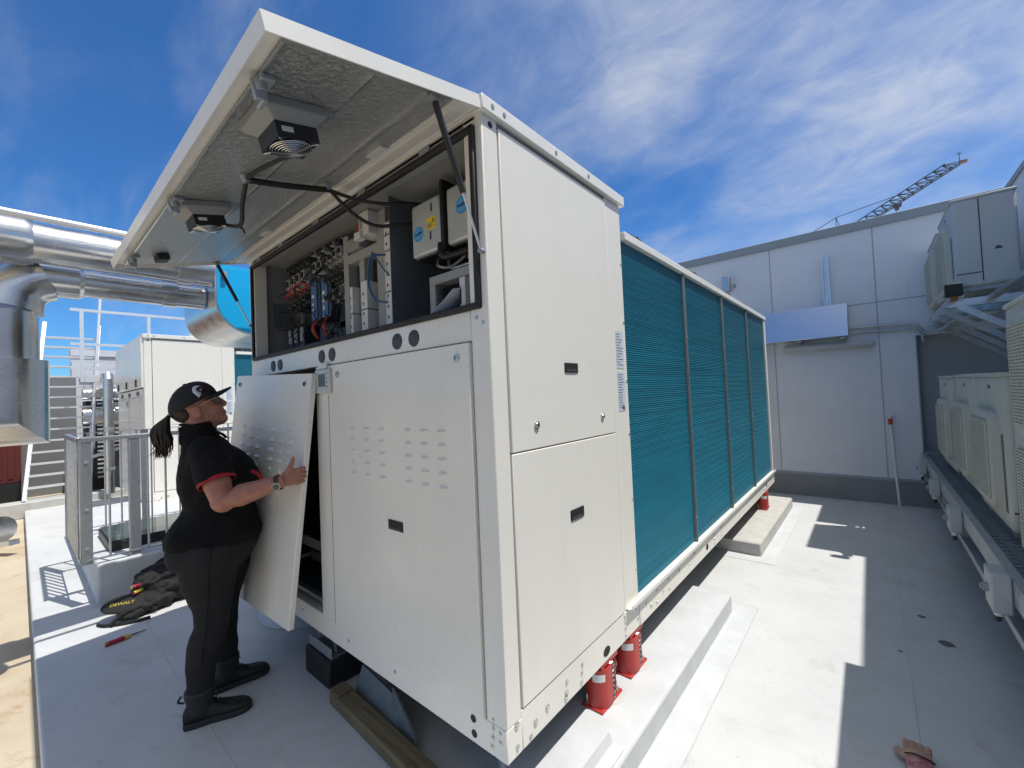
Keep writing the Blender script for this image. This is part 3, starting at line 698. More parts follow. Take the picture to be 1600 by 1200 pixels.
    wr.tube(spline([(-1.93, .13, 2.20), (-1.80, .11, 2.235), (-1.68, .12, 2.245), (-1.62, .15, 2.22)]), .0045, 6); wr.build('wire_bundle', 'redw', U, label='red contactor wires')
    wr = MB()
    for i in range(14):
        a_, b_ = random.uniform(-1.4, -1.24), random.uniform(1.84, 1.97)
        wr.tube(spline([(a_, .14, b_), (a_ + random.uniform(-.05, .05), .12, b_ - .03), (a_ + random.uniform(-.06, .06), .15, b_ - .07)]), .004, 5)
    wr.build('cable_loom', 'rubber', U)
    q = MB(); q.box((x0 + .0005, .12, 2.03), (x0 + .002, .26, 2.20)); q.build('wiring_diagram', 'divider', U)
    # --- the raised lid
    a = R(14); dd = Vector((0, -math.cos(a), -math.sin(a))); nu = Vector((0, -math.sin(a), math.cos(a))); ax = Vector((1, 0, 0))
    O = Vector((0, 0, 2.466))
    def LP(x, s, h): return O + ax * x + dd * s + nu * h
    def lbox(mb, xa, xb, sa, sb, ha, hb, mi=0):
        vs = [LP(x, s_, h) for h in (ha, hb) for x, s_ in ((xa, sa), (xb, sa), (xb, sb), (xa, sb))]
        mb.add(vs, [(3, 2, 1, 0), (4, 5, 6, 7), (0, 1, 5, 4), (1, 2, 6, 5), (2, 3, 7, 6), (3, 0, 4, 7)], mi)
    xl, xr, sl_ = XW - .012, .012, .69
    l = MB(); lbox(l, xl, xr, .0125, sl_, -.006, .036)
    l.v, l.f, l.mi = [], [], []
    lbox(l, xl + .004, xr - .004, .0125, sl_ - .004, .014, .036); lbox(l, xl, xr, sl_ - .004, sl_, -.006, .0365); lbox(l, xl, xl + .004, .0125, sl_ - .004, -.006, .0365); lbox(l, xr - .004, xr, .0125, sl_ - .004, -.006, .0365)
    lbox(l, xl + .004, xr - .004, .03, .085, .0, .014); lbox(l, xl + .004, xr - .004, .105, .115, .002, .014)
    lid = l.build('cabinet_lid', 'trim', U)
    f = MB(); lbox(f, xl + .045, xr - .03, .12, sl_ - .05, .003, .0138); f.build('insulation_foil', 'foil', lid)
    f = MB()
    for s_ in (.20, .212, .40): lbox(f, xl + .05, xr - .035, s_ - .002, s_ + .002, .0005, .0032)
    lbox(f, xl + .045, xr - .03, sl_ - .053, sl_ - .047, .001, .0032); f.build('foil_seam', 'steelrough', lid)
    for x_ in (-.42, -1.5):
        f = MB(); lbox(f, x_ - .05, x_ + .05, .115, .15, -.001, .0032); f.build('tape_patch', 'wplast', lid)
    f = MB(); lbox(f, -1.99, -1.90, .49, .545, -.03, .004); f.build('rubber_stop', 'rubber', lid, bevel=.006)
    for x_ in (-.172, -1.059, -1.96):
        f = MB(); lbox(f, x_ - .03, x_ + .03, .61, .645, -.012, .003); lbox(f, x_ - .008, x_ + .008, .63, .66, -.05, -.012); f.cyl(LP(x_, .64, 0), LP(x_, .64, -.03), .018, .016, 16); lbox(f, x_ - .035, x_ + .01, .632, .645, -.055, -.047)
        f.build('lid_latch', 'galvd', lid, bevel=.002)
    def filterfan(xc, s_c, sc_, name='lid_fan'):
        b = MB(); w0, w1 = .135 * sc_, .085 * sc_
        r0 = [LP(xc + i * w0, s_c + j * w0, .003) for i, j in ((-1, -1), (1, -1), (1, 1), (-1, 1))]
        r1 = [LP(xc + i * w0, s_c + j * w0, -.035 * sc_) for i, j in ((-1, -1), (1, -1), (1, 1), (-1, 1))]
        r2_ = [LP(xc + i * w1, s_c + j * w1, -.075 * sc_) for i, j in ((-1, -1), (1, -1), (1, 1), (-1, 1))]
        b.loft([r0, r1, r2_]); fo = b.build(name, 'cabgrey', lid, bevel=.004)
        w2 = .090 * sc_
        b = MB(); h0, h1 = -.075 * sc_, -.135 * sc_
        n = 24
        outer0 = [LP(xc + i * w2, s_c + j * w2, h0 + .002) for i, j in ((-1, -1), (1, -1), (1, 1), (-1, 1))]
        for (i0, j0, i1, j1) in ((-1, -1, 1, -1), (1, -1, 1, 1), (1, 1, -1, 1), (-1, 1, -1, -1)):
            A, B = (xc + i0 * w2, s_c + j0 * w2), (xc + i1 * w2, s_c + j1 * w2)
            A2, B2 = (xc + i0 * w2 * .95, s_c + j0 * w2 * .95), (xc + i1 * w2 * .95, s_c + j1 * w2 * .95)
            b.add([LP(*A, h0 + .002), LP(*B, h0 + .002), LP(*B, h1), LP(*A, h1), LP(*A2, h0 + .002), LP(*B2, h0 + .002), LP(*B2, h1), LP(*A2, h1)], [(0, 1, 2, 3), (7, 6, 5, 4), (3, 2, 6, 7)])
        for i, j in ((-1, -1), (1, -1), (1, 1), (-1, 1)):
            b.prism([LP(xc + i * w2 * .98, s_c + j * w2 * .98, h1), LP(xc + i * w2 * .98, s_c + j * w2 * .45, h1), LP(xc + i * w2 * .45, s_c + j * w2 * .98, h1)], nu * .012)
        b.cyl(LP(xc, s_c, h0), LP(xc, s_c, h1 + .01), .03 * sc_, .03 * sc_, 20)
        for k in range(7):
            t = 2 * math.pi * k / 7
            b.add([LP(xc + .03 * sc_ * math.cos(t), s_c + .03 * sc_ * math.sin(t), h1 + .015), LP(xc + .072 * sc_ * math.cos(t), s_c + .072 * sc_ * math.sin(t), h1 + .012), LP(xc + .072 * sc_ * math.cos(t + .7), s_c + .072 * sc_ * math.sin(t + .7), h1 + .035), LP(xc + .03 * sc_ * math.cos(t + .7), s_c + .03 * sc_ * math.sin(t + .7), h1 + .03)], [(0, 1, 2, 3)])
        b.build('fan_housing', 'black', fo)
        gz = MB()
        for r in (.020, .032, .044, .056, .067, .078, .086):
            z_ = h1 - .004 - .010 * (1 - (r / .086) ** 2)
            gz.tube([LP(xc + r * sc_ * math.cos(2 * math.pi * i / 28), s_c + r * sc_ * math.sin(2 * math.pi * i / 28), z_) for i in range(29)], .0016, 5)
        for t in (45, 135, 225, 315):
            t = R(t); gz.tube([LP(xc + r * sc_ * math.cos(t), s_c + r * sc_ * math.sin(t), h1 - .003 - .011 * (1 - min(1, r / .075) ** 2)) for r in (.118, .08, .045, .0)], .0022, 5)
        gz.build('fan_guard', 'silver', fo)
        lb = MB(); lb.add([LP(xc + w2 * 1.01, s_c + w2 * .2, h0 - .01), LP(xc + w2 * 1.01, s_c + w2 * .75, h0 - .01), LP(xc + w2 * 1.01, s_c + w2 * .75, h1 + .015), LP(xc + w2 * 1.01, s_c + w2 * .2, h1 + .015)], [(0, 1, 2, 3)])
        lb.build('fan_label', 'wplast', fo); lb = MB(); lb.prism([LP(xc - w2 * .1, s_c - w2 * 1.005, h0 - .012), LP(xc + w2 * .3, s_c - w2 * 1.005, h0 - .012), LP(xc + w2 * .3, s_c - w2 * 1.005, h1 + .012), LP(xc - w2 * .1, s_c - w2 * 1.005, h1 + .012)], -dd * .0008)
        lb.build('fan_label', 'wplast', fo)
    filterfan(-.31, .525, .66); filterfan(-1.14, .525, .62)
    cb = MB()
    cb.tube(spline([LP(-.345, .47, -.085), LP(-.45, .455, -.045), LP(-.66, .475, -.018), LP(-.76, .48, -.016)]), .007, 8)
    cb.tube(spline([LP(-1.12, .475, -.07), LP(-1.03, .44, -.10), LP(-.90, .46, -.055), LP(-.76, .48, -.016)]), .008, 8)
    cb.tube(spline([LP(-.76, .48, -.016), LP(-.76, .35, -.022), LP(-.755, .165, -.024)]), .012, 8)
    e1, e2 = LP(-.755, .165, -.024), LP(-.75, .16, -.03)
    cb.tube(spline([e1, (-.70, -.05, 2.375), (-.62, .04, 2.36), (-.58, .12, 2.375), (-.56, .25, 2.40)]), .008, 8)
    cb.tube(spline([e2, (-.74, -.06, 2.33), (-.69, .02, 2.28), (-.62, .10, 2.285), (-.58, .25, 2.32)]), .008, 8)
    cb.tube(spline([LP(-1.12, .475, -.07), LP(-1.06, .43, -.10), LP(-1.03, .43, -.13)]), .004, 6)
    cb.build('fan_cable', 'rubber', lid)
    for x_, s_ in ((-.76, .48), (-.755, .165)):
        cb = MB(); cb.cyl(LP(x_, s_, -.026), LP(x_, s_ + .005, .002), .015, .015, 10); cb.build('cable_clip', 'galvd', lid)
    # gas struts
    for x_, s_top, low in ((-.022, .19, Vector((-.014, -.012, 1.985))), (-2.15, .20, Vector((-2.145, -.014, 2.035)))):
        top = LP(x_, s_top, -.004); md = top.lerp(low, .60)
        g_ = MB(); g_.cyl(top.lerp(low, .03), md, .0105, .0105, 14); so_ = g_.build('gas_strut', 'black', U)
        g_ = MB(); g_.cyl(md, low, .0045, .0045, 10); g_.build('strut_rod', 'steelrough', so_)
        g_ = MB(); g_.cyl(top - nu * .01, top + nu * .012, .013, .013, 12); g_.bar(top + dd * .02, top - dd * .02, .03, .006, nu); g_.build('strut_bracket', 'galvd', so_); g_ = MB(); g_.cyl(low + Vector((.0, -.008, 0)), low + Vector((0, .012, 0)), .009, .009, 10); g_.build('strut_bracket', 'galvd', so_)
    # hinge line screws
    for x_ in (-.3, -.75, -1.2, -1.65, -2.0):
        h_ = MB(); h_.box((x_ - .03, -.006, 2.43), (x_ + .03, -.0005, 2.455)); h_.build('hinge', 'galvd', U)

unit = make_unit((0, 0, 0), 'large open white chiller with raised lid and teal coils on red spring mounts', True)
unit2 = make_unit((-6.19, .05, 0), 'second closed white chiller unit beyond the galvanised railing', False)

# documents left in the cabinet
d = thing('document', (-.45, .1, 1.812), 'white and blue papers left on the cabinet floor beneath the inverters', 'papers')
q = MB(); n = 8; V = []; Fq = []
for i in range(n + 1):
    t = i / n; x = -.66 + .42 * t; z = 1.818 + .13 * max(0, t - .45) ** 1.6 * 1.9
    V += [(x, .06 + .0 * t, z), (x + .02, .20, z + .02 + .02 * t)]
for i in range(n): Fq.append((2 * i, 2 * i + 2, 2 * i + 3, 2 * i + 1))
q.add(V, Fq); po = q.build('page', 'paper', d); sm_ = po.modifiers.new('s', 'SOLIDIFY'); sm_.thickness = .0015
q = MB(); q.box((-.68, .05, 1.811), (-.30, .22, 1.8165)); q.build('blue_folder', 'pblue', d)

# ------------------------------------------------------------------ red spring mounts
def spring_mount(x, y, z, label, ly=.19, grp='red spring mounts under the chiller'):
    T = thing('spring_mount', (x, y, z), label, 'spring mount', grp); H = ZB - z
    b = MB(); b.box((x - .055, y - ly / 2, z), (x + .05, y + ly / 2, z + .010)); b.build('base_plate', 'red', T, bevel=.002)
    b = MB(); pts = arc((x, y - .035, z + .01), .055, 180, 360, 14, 'xy'); inner = arc((x, y - .035, z + .01), .048, 360, 180, 14, 'xy')
    pts = [p + Vector((0, 0, 0)) for p in pts] + [Vector((x + .055, y + .0, z + .01)), Vector((x + .048, y + .0, z + .01))] + inner + [Vector((x - .048, y, z + .01)), Vector((x - .055, y, z + .01))]
    b.prism(pts, (0, 0, H - .035)); b.build('housing', 'red', T)
    b = MB(); b.box((x - .05, y + .052, z + .01), (x + .04, y + .058, z + H - .03)); b.build('housing', 'red', T)
    b = MB(); b.box((x - .05, y - .075, z + H - .022), (x + .045, y + .075, z + H - .002)); b.build('top_plate', 'red', T, bevel=.002)
    sp = []
    for i in range(150):
        t = i / 149; aa = t * 2 * math.pi * 8; sp.append((x + .014 + .034 * math.cos(aa), y + .016 + .030 * math.sin(aa), z + .014 + t * (H - .04)))
    b = MB(); b.tube(sp, .0048, 6); b.build('coil_spring', 'silver', T)
    for yy, xx in ((y + ly / 2 - .022, x + .03), (y - ly / 2 + .02, x - .035)):
        b = MB(); b.cyl((xx, yy, z + .01), (xx, yy, z + .014), .014, .014, 14); b.cyl((xx, yy, z + .014), (xx, yy, z + .024), .010, .010, 6); b.cyl((xx, yy, z + .024), (xx, yy, z + .05), .0055, .0055, 8); b.build('anchor_bolt', 'screw', T)
    b = MB(); b.cyl((x + .028, y - ly / 2 + .02, z + .0095), (x + .028, y - ly / 2 + .02, z + .0106), .008, .008, 12); b.build('bolt_hole', 'dark', T)
    b = MB(); pts = arc((x, y - .035, z + H * .62), .0556, 275, 335, 8, 'xy'); b.add([p for p in pts] + [p + Vector((0, 0, .032)) for p in pts], [(i, i + 1, 10 + i, 9 + i) for i in range(8)]); b.build('sticker', 'wplast', T)
    b = MB(); b.cyl((x - .0, y + .04, z - .002), (x - .0, y + .04, z + .0015), .085, .08, 24); b.build('grout_pad', 'concrete', T)
spring_mount(-.048, .70, .11, 'red spring mount nearest the front corner of the chiller')
spring_mount(-.048, .985, .11, 'red spring mount just behind the front one on the wrapped plinth')
spring_mount(-.035, 4.42, .113, 'small far red spring mount on the bare concrete plinth')

# dark block + steel shoe below the front edge
T = thing('support_block', (-1.42, .16, 0), 'black rubber support block with steel shoe beneath the front edge', 'support block')
b = MB(); b.box((-1.56, .03, .0), (-1.28, .26, .145)); b.build('rubber_block', 'rubber', T, bevel=.01)
b = MB(); b.box((-1.55, .05, .146), (-1.29, .25, .152)); b.box((-1.55, .05, .152), (-1.29, .056, .20)); b.box((-1.55, .244, .152), (-1.29, .25, .20)); b.cyl((-1.5, .1, .2), (-1.5, .1, .31), .012, .012, 10); b.cyl((-1.34, .1, .15), (-1.34, .1, .31), .012, .012, 10); b.box((-1.52, .08, .2), (-1.48, .12, .215))
b.build('steel_shoe', 'galvd', T, bevel=.002)
b = MB(); b.bar((-1.19, .03, .032), (-.30, -.005, .034), .085, .062); b.bar((-1.195, .03, .067), (-1.10, .027, .069), .08, .008)
tag(b.build('timber_beam', 'timber', bevel=.006), 'weathered yellowish timber beam on the roof below the front edge', 'timber')
b = MB(); b.prism([(-1.13, .09, .02), (-.82, .05, .02), (-.72, .06, .02), (-.75, .10, .14), (-1.10, .12, .16)], (0, .012, 0)); b.prism([(-.80, .08, .01), (-.58, .06, .01), (-.60, .07, .07), (-.80, .10, .18)], (0, .01, 0))
tag(b.build('sheet_offcut', 'divdk'), 'grey sheet metal offcut leaning behind the timber beam', 'sheet metal')

# ------------------------------------------------------------------ loose access panel
def access_panel():
    TR, BR_, TLv = Vector((-1.190, -.050, 1.656)), Vector((-1.24, -.179, .411)), Vector((-2.08, -.115, 1.650))
    dn = (BR_ - TR).normalized(); lf = (TLv - TR); lf = (lf - dn * lf.dot(dn)).normalized(); nn = lf.cross(dn)
    if nn.y > 0: nn = -nn
    wd, ht, th = .905, 1.25, .028
    T = thing('access_panel', BR_ + lf * wd / 2, 'white louvred access panel held tilted by the woman', 'panel')
    b = MB()
    def PP(a, c, n_): return TR + lf * a + dn * c + nn * n_
    vs = [PP(a, c, n_) for n_ in (0, -th) for a, c in ((0, 0), (wd, 0), (wd, ht), (0, ht))]
    b.add(vs, [(0, 1, 2, 3), (7, 6, 5, 4), (0, 4, 5, 1), (1, 5, 6, 2), (2, 6, 7, 3), (3, 7, 4, 0)])
    for gx in (.10, .47):
        for i in range(5):
            for k in range(3):
                cx, cz, hw, hh = gx + .05 + k * .105, .305 + i * .052, .026, .010
                base = [(-hw, -hh * .2), (-hw * .7, -hh), (hw * .7, -hh), (hw, -hh * .2), (hw, hh), (-hw, hh)]
                B0 = [PP(cx + p, cz + q, -.002) for p, q in base]; B1 = [PP(cx + p * .8, cz + q * .7 + .002, .011 if q > 0 else .004) for p, q in base]
                b.add(B0 + B1, [(j, (j + 1) % 6, 6 + (j + 1) % 6, 6 + j) for j in range(6)] + [tuple(range(6, 12))])
    b.build('panel_sheet', 'white', T, bevel=.003)
    for a in (.06, wd - .06):
        q = MB(); p = PP(a, .055, 0); q.cyl(p, p + nn * .006, .015, .014, 18); q.cyl(p + nn * .006, p + nn * .009, .009, .008, 14, 1); q.build('panel_lock', ['screw', 'compd'], T)
    b = MB()
    for c in (.25, .5, .75, 1.0): p = PP(-.0005, c, -th / 2); b.cyl(p, p - lf * .0015, .004, .004, 8)
    b.build('edge_screw', 'screw', T)
    return PP
PP = access_panel()

# ------------------------------------------------------------------ woman
oW = Vector((-1.66, -.33, 0)); Fv = Vector((.25, .97, 0)).normalized(); Nv = Vector((Fv.y, -Fv.x, 0)); Zv = Vector((0, 0, 1))
def W(u, v, z): return oW + Fv * u + Nv * v + Zv * z
def ring(u, v, z, ru, rv, n=20, sup=2.2, tilt=0.0):
    o = []
    for i in range(n):
        t = 2 * math.pi * i / n; c, s_ = math.cos(t), math.sin(t)
        cu, cv = math.copysign(abs(c) ** (2 / sup), c), math.copysign(abs(s_) ** (2 / sup), s_)
        o.append(W(u + ru * cu, v + rv * cv, z + tilt * cu * ru))
    return o
woman = thing('person', W(0, 0, 0), 'woman in black polo, cap and sunglasses lifting a white panel', 'person')
# arm joints (world)
SR, ER, WR = W(-.05, .185, 1.285), Vector((-1.372, -.395, 1.068)), Vector((-1.222, -.205, 1.135))
SL, EL, WL = W(-.03, -.185, 1.28), W(.13, -.34, 1.06), W(.16, -.44, 1.13)
pitch = R(20); Fh = Fv * math.cos(pitch) + Zv * math.sin(pitch); Uh = Zv * math.cos(pitch) - Fv * math.sin(pitch)
H0 = W(-.083, 0, 1.512)
HM = Matrix(((Fh.x, Nv.x, Uh.x, H0.x), (Fh.y, Nv.y, Uh.y, H0.y), (Fh.z, Nv.z, Uh.z, H0.z), (0, 0, 0, 1)))
body = MB()
# head (local: forward, right, up)
body.ell((-.012, 0, .02), .098, .078, .105, 24, 16, mtx=HM)
body.ell((.030, 0, -.045), .066, .062, .080, 20, 12, mtx=HM)      # face and jaw
body.ell((.060, 0, -.095), .036, .040, .030, 16, 10, mtx=HM)      # chin
body.ell((-.018, 0, -.106), .060, .058, .036, 16, 10, mtx=HM)      # under the chin
body.ell((.055, .032, -.035), .030, .028, .030, 14, 10, mtx=HM); body.ell((.055, -.032, -.035), .030, .028, .030, 14, 10, mtx=HM)   # cheeks
nose = [HM @ Vector(p) for p in ((.083, 0, .020), (.097, 0, -.002), (.108, 0, -.025), (.098, 0, -.036))]
body.tube(nose, [.009, .011, .013, .011], 10); body.ell((.098, .011, -.032), .010, .009, .008, 10, 8, mtx=HM); body.ell((.098, -.011, -.032), .010, .009, .008, 10, 8, mtx=HM)
body.ell((.083, 0, .030), .018, .050, .012, 12, 8, mtx=HM)        # brow
body.ell((.086, 0, -.058), .011, .026, .006, 12, 8, mtx=HM); body.ell((.083, 0, -.077), .012, .023, .007, 12, 8, mtx=HM)
for sg in (1, -1):
    body.ell((-.016, .080 * sg, -.022), .021, .010, .032, 12, 10, mtx=HM)      # ears
    body.ell((-.012, .082 * sg, -.040), .010, .008, .012, 10, 8, mtx=HM)
body.tube([H0 + Fh * -.02 - Uh * .05, W(-.085, 0, 1.40), W(-.075, 0, 1.30)], [.064, .070, .088], 18)
# trunk under the shirt, arms
body.loft([ring(-.02, 0, .88, .13, .14), ring(.0, 0, 1.02, .11, .13), ring(-.01, 0, 1.2, .12, .15), ring(-.06, 0, 1.31, .075, .13), ring(-.08, 0, 1.35, .05, .07)])
for S_, E_, W_ in ((SR, ER, WR), (SL, EL, WL)):
    fd = (W_ - E_)
    body.tube([S_, S_.lerp(E_, .5), E_, E_ + fd * .3, E_ + fd * .65, W_, W_ + fd * .10], [.062, .062, .052, .052, .042, .031, .029], 16)
    body.ell(E_, .053, .053, .053); body.ell(S_, .062, .062, .062)
# legs inside the trousers
for hv, ku, kv, au, av in ((.10, -.048, .115, -.105, .11), (-.10, .0, -.11, .02, -.118)):
    body.tube([W(-.03, hv, .86), W(-.05, hv, .68), W(ku, kv, .47), W(au, av, .10), W(au, av, .05)], [.09, .08, .048, .042, .04], 14)
body.ell(W(-.03, 0, .84), .12, .14, .10)
# right hand on the panel edge
def hand(Wr, palm_dir, up, nrm, edge, sgn=1):
    """Wr wrist; fingers run along palm_dir, thumb up; nrm = back-of-hand normal"""
    pd, un, bn = palm_dir.normalized(), up.normalized(), nrm.normalized()
    K = Wr + pd * .078
    rings = []
    for t, hw, hh in ((0, .026, .019), (.3, .032, .018), (.7, .041, .016), (1.0, .041, .014)):
        c = Wr.lerp(K, t) + un * .004
        rings.append([c + un * hw * math.cos(2 * math.pi * i / 14) + bn * hh * math.sin(2 * math.pi * i / 14) for i in range(14)])
    body.loft(rings)
    for k, (off, ln) in enumerate(((.0325, .92), (.0110, 1.0), (-.0105, .95), (-.0315, .78))):
        a0 = K + un * off - pd * .006
        # curl round the edge: first along the palm, then back behind the panel
        p1 = a0 + pd * .038 * ln + bn * .002; p2 = p1 + (pd * .25 - bn * .97).normalized() * .026 * ln; p3 = p2 + (-pd * .75 - bn * .5).normalized() * .022 * ln
        body.tube([a0, a0.lerp(p1, .55) + bn * .003, p1, p2, p3], [.0098, .0088, .0090, .0082, .0068], 10)
        body.ell(p1, .0093, .0093, .0093, 10, 8); body.ell(p3, .0073, .0073, .0073, 10, 8)
    t0 = Wr + pd * .022 + un * .020; t1 = t0 + (pd * .55 + un * .8).normalized() * .040; t2 = t1 + (pd * .42 + un * .9).normalized() * .032; t3 = t2 + (pd * .15 + un * .98).normalized() * .022
    body.tube([t0, t1, t2, t3], [.017, .0135, .0112, .0078], 12); body.ell(t3, .0080, .0080, .0080, 10, 8); body.ell(t1, .0138, .0138, .0138, 10, 8)
    return K, t3, t2
edgeR = PP(0, .505, 0)
pdR = (edgeR + Vector((.0, -.022, -.004)) - WR)
hand(WR, pdR, Vector((-.1, .1, 1)), Vector((.72, -.69, .08)), edgeR)
edgeL = PP(.905, .505, 0)
WL = W(.19, -.40, 1.12)
hand(edgeL + Vector((.09, -.09, -.02)), edgeL - (edgeL + Vector((.09, -.09, -.02))), Vector((0, 0, 1)), Vector((-.7, -.7, 0)), edgeL)
bodyo = remeshed(body, 'body', 'skin', woman, .0031, 4)
# shirt
sh = MB()
prof = [(.825, -.030, .206, .210), (.87, -.028, .210, .211), (.92, -.026, .194, .200), (.96, -.012, .174, .186), (1.00, -.004, .160, .174), (1.05, -.004, .170, .178), (1.10, -.005, .182, .186), (1.16, -.004, .184, .188),
        (1.21, -.010, .170, .190), (1.26, -.030, .140, .186), (1.30, -.052, .108, .165), (1.335, -.068, .085, .115), (1.36, -.075, .074, .080)]
sh.loft([ring(u, 0, z, ru * (.955 if .9 < z < 1.3 else 1), rv * .97, 28, 2.3) for z, u, ru, rv in prof])
sh.ell(W(-.120, .085, .865), .102, .104, .085); sh.ell(W(-.120, -.085, .865), .102, .104, .085)
sh.ell(W(.096, .072, 1.13), .080, .082, .082); sh.ell(W(.096, -.072, 1.13), .080, .082, .082)      # bust
sh.ell(W(.038, 0, .94), .108, .13, .13)                                                             # stomach
for S_, E_ in ((SR, ER), (SL, EL)):
    d_ = E_ - S_
    sh.tube([S_ - d_ * .12, S_ + d_ * .1, S_ + d_ * .4, S_ + d_ * .60], [.070, .078, .080, .080], 18)
    sh.ell(S_ - d_ * .05, .074, .074, .074)
sh.tube([W(-.080, 0, 1.335), W(-.086, 0, 1.385), W(-.094, 0, 1.425)], [.088, .079, .077], 22)      # collar
shirt = remeshed(sh, 'shirt', 'shirt', woman, .007, 6)
def creases(o, size, amt):
    t_ = bpy.data.textures.new('creases', 'CLOUDS'); t_.noise_scale = size; t_.noise_depth = 2
    d_ = o.modifiers.new('creases', 'DISPLACE'); d_.texture = t_; d_.strength = amt; d_.mid_level = .5
creases(shirt, .075, .016)
def band(mb, c, d_, r, w_, n=24, thick=.004):
    d_ = d_.normalized(); a_ = d_.orthogonal().normalized(); b_ = d_.cross(a_)
    R_ = lambda rr, t: [c + d_ * t + (a_ * math.cos(2 * math.pi * i / n) + b_ * math.sin(2 * math.pi * i / n)) * rr for i in range(n)]
    mb.loft([R_(r, -w_ / 2), R_(r + thick, -w_ / 2), R_(r + thick, w_ / 2), R_(r, w_ / 2), R_(r, -w_ / 2)], cap=False)
for S_, E_ in ((SR, ER), (SL, EL)):
    tb = MB(); d_ = E_ - S_; band(tb, S_ + d_ * .605, d_, .0745, .016); tb.build('sleeve_trim', 'shirtred', shirt)
tb = MB(); tb.tube(spline([W(.130, .135, 1.172), W(.168, .118, 1.14), W(.178, .112, 1.09), W(.165, .118, 1.05)]), [.010] * 25, 8); tb.build('chest_trim', 'shirtred', shirt)
tb = MB(); tb.tube(spline([W(-.02, .150, 1.33), W(.03, .165, 1.27), W(.06, .175, 1.22)]), .0022, 6); tb.build('shoulder_piping', 'compd', shirt)
tb = MB(); tb.tube(spline([W(-.16, .0, 1.425), W(-.12, .068, 1.42), W(-.045, .076, 1.395), W(.010, .050, 1.368), W(.030, .02, 1.345)]), [.007] * 32 + [.003], 8); tb.build('collar', 'shirt', shirt)
tb = MB(); tb.ell(W(.040, .035, 1.345), .006, .006, .006, 8, 6); tb.build('button', 'silver', shirt)
# trousers
tr = MB()
tr.loft([ring(-.020, 0, .90, .165, .17, 24), ring(-.028, 0, .85, .190, .196, 24), ring(-.030, 0, .80, .200, .205, 24), ring(-.030, 0, .74, .165, .200, 24), ring(-.03, 0, .70, .12, .18, 24)])
tr.ell(W(-.122, .085, .80), .101, .103, .100); tr.ell(W(-.122, -.085, .80), .101, .103, .100)
def leg(pts): tr.tube([W(*p[:3]) for p in pts], [p[3] for p in pts], 18)
leg([(-.045, .095, .84, .128), (-.052, .100, .74, .130), (-.052, .103, .66, .116), (-.048, .106, .58, .094), (-.044, .110, .50, .076), (-.050, .112, .44, .072), (-.080, .112, .35, .072), (-.094, .112, .25, .060), (-.100, .112, .10, .054)])
leg([(.010, -.095, .84, .126), (.018, -.100, .74, .126), (.022, -.105, .65, .108), (.014, -.108, .56, .084), (.006, -.110, .48, .072), (-.002, -.114, .40, .070), (-.004, -.116, .32, .068), (.004, -.118, .22, .060), (.012, -.120, .10, .054)])
trous = remeshed(tr, 'trousers', 'trouser', woman, .007, 5); creases(trous, .06, .012)
tb = MB(); tb.tube(spline([W(-.04, .222, .88), W(-.052, .226, .74), W(-.058, .212, .6), W(-.068, .198, .47), W(-.09, .184, .3)]), .002, 5); tb.build('leg_seam', 'shirt', trous)
# boots
def boot(hu, hv, tu, tv, name='boot'):
    h, t = Vector(W(hu, hv, 0)), Vector(W(tu, tv, 0)); d_ = (t - h).normalized(); s_ = Vector((d_.y, -d_.x, 0)); L_ = (t - h).length
    b = MB(); rs = []
    for f, hw, top, bot in ((.0, .026, .075, .022), (.06, .034, .105, .02), (.2, .037, .120, .02), (.35, .038, .112, .02), (.5, .042, .082, .02), (.68, .047, .064, .02), (.85, .045, .054, .022), (.96, .032, .044, .024), (1.0, .016, .036, .026)):
        c = h + d_ * L_ * f; ring_ = []
        for i in range(16):
            a_ = 2 * math.pi * i / 16; x_, z_ = math.cos(a_), math.sin(a_)
            ring_.append(c + s_ * hw * math.copysign(abs(x_) ** .75, x_) + Zv * ((top + bot) / 2 + (top - bot) / 2 * math.copysign(abs(z_) ** .8, z_)))
        rs.append(ring_)
    b.loft(rs); ank = h + d_ * L_ * .24
    b.tube([ank + Zv * .06, ank + Zv * .11, ank + Zv * .155 - d_ * .004], [.052, .054, .060], 16); b.tube([ank + Zv * .148, ank + Zv * .168], [.064, .062], 16)
    o = remeshed(b, name, 'boot', woman, .005, 3)
    b = MB(); outl = []
    for f, hw in ((0, .018), (.03, .034), (.2, .040), (.4, .038), (.55, .044), (.72, .050), (.88, .047), (.97, .034), (1.02, .012)): outl.append((f, hw))
    P_ = [h + d_ * L_ * f + s_ * hw for f, hw in outl] + [h + d_ * L_ * f - s_ * hw for f, hw in reversed(outl)]
    b.prism([p + Zv * .001 for p in P_], (0, 0, .027)); b.build('sole', 'sole', o, bevel=.004)
    b = MB()
    for k in range(5):
        f = .36 + k * .055; z_ = .118 - k * .010; c = h + d_ * L_ * f + Zv * z_
        b.tube([c - s_ * .026 - Zv * .008, c + Zv * .004, c + s_ * .026 + d_ * .01 - Zv * .008], .0028, 6)
    c = h + d_ * L_ * .33 + Zv * .126
    b.tube(spline([c, c + s_ * .03 + Zv * .012, c + s_ * .05 + d_ * .01 - Zv * .01, c + s_ * .02 + d_ * .01]), .0024, 6); b.tube(spline([c, c - s_ * .03 + Zv * .012 + d_ * .02, c - s_ * .04 + d_ * .05 - Zv * .02]), .0024, 6)
    b.build('lace', 'trunk' if False else 'rubber', o)
    b = MB(); q = h + d_ * L_ * .0 + Zv * .115; b.tube(spline([q + d_ * .005, q - d_ * .018 + Zv * .012, q - d_ * .006 + Zv * .035]), .005, 6); b.build('pull_tab', 'rubber', o)
boot(-.165, .110, .105, .140); boot(-.055, -.100, .205, -.140)
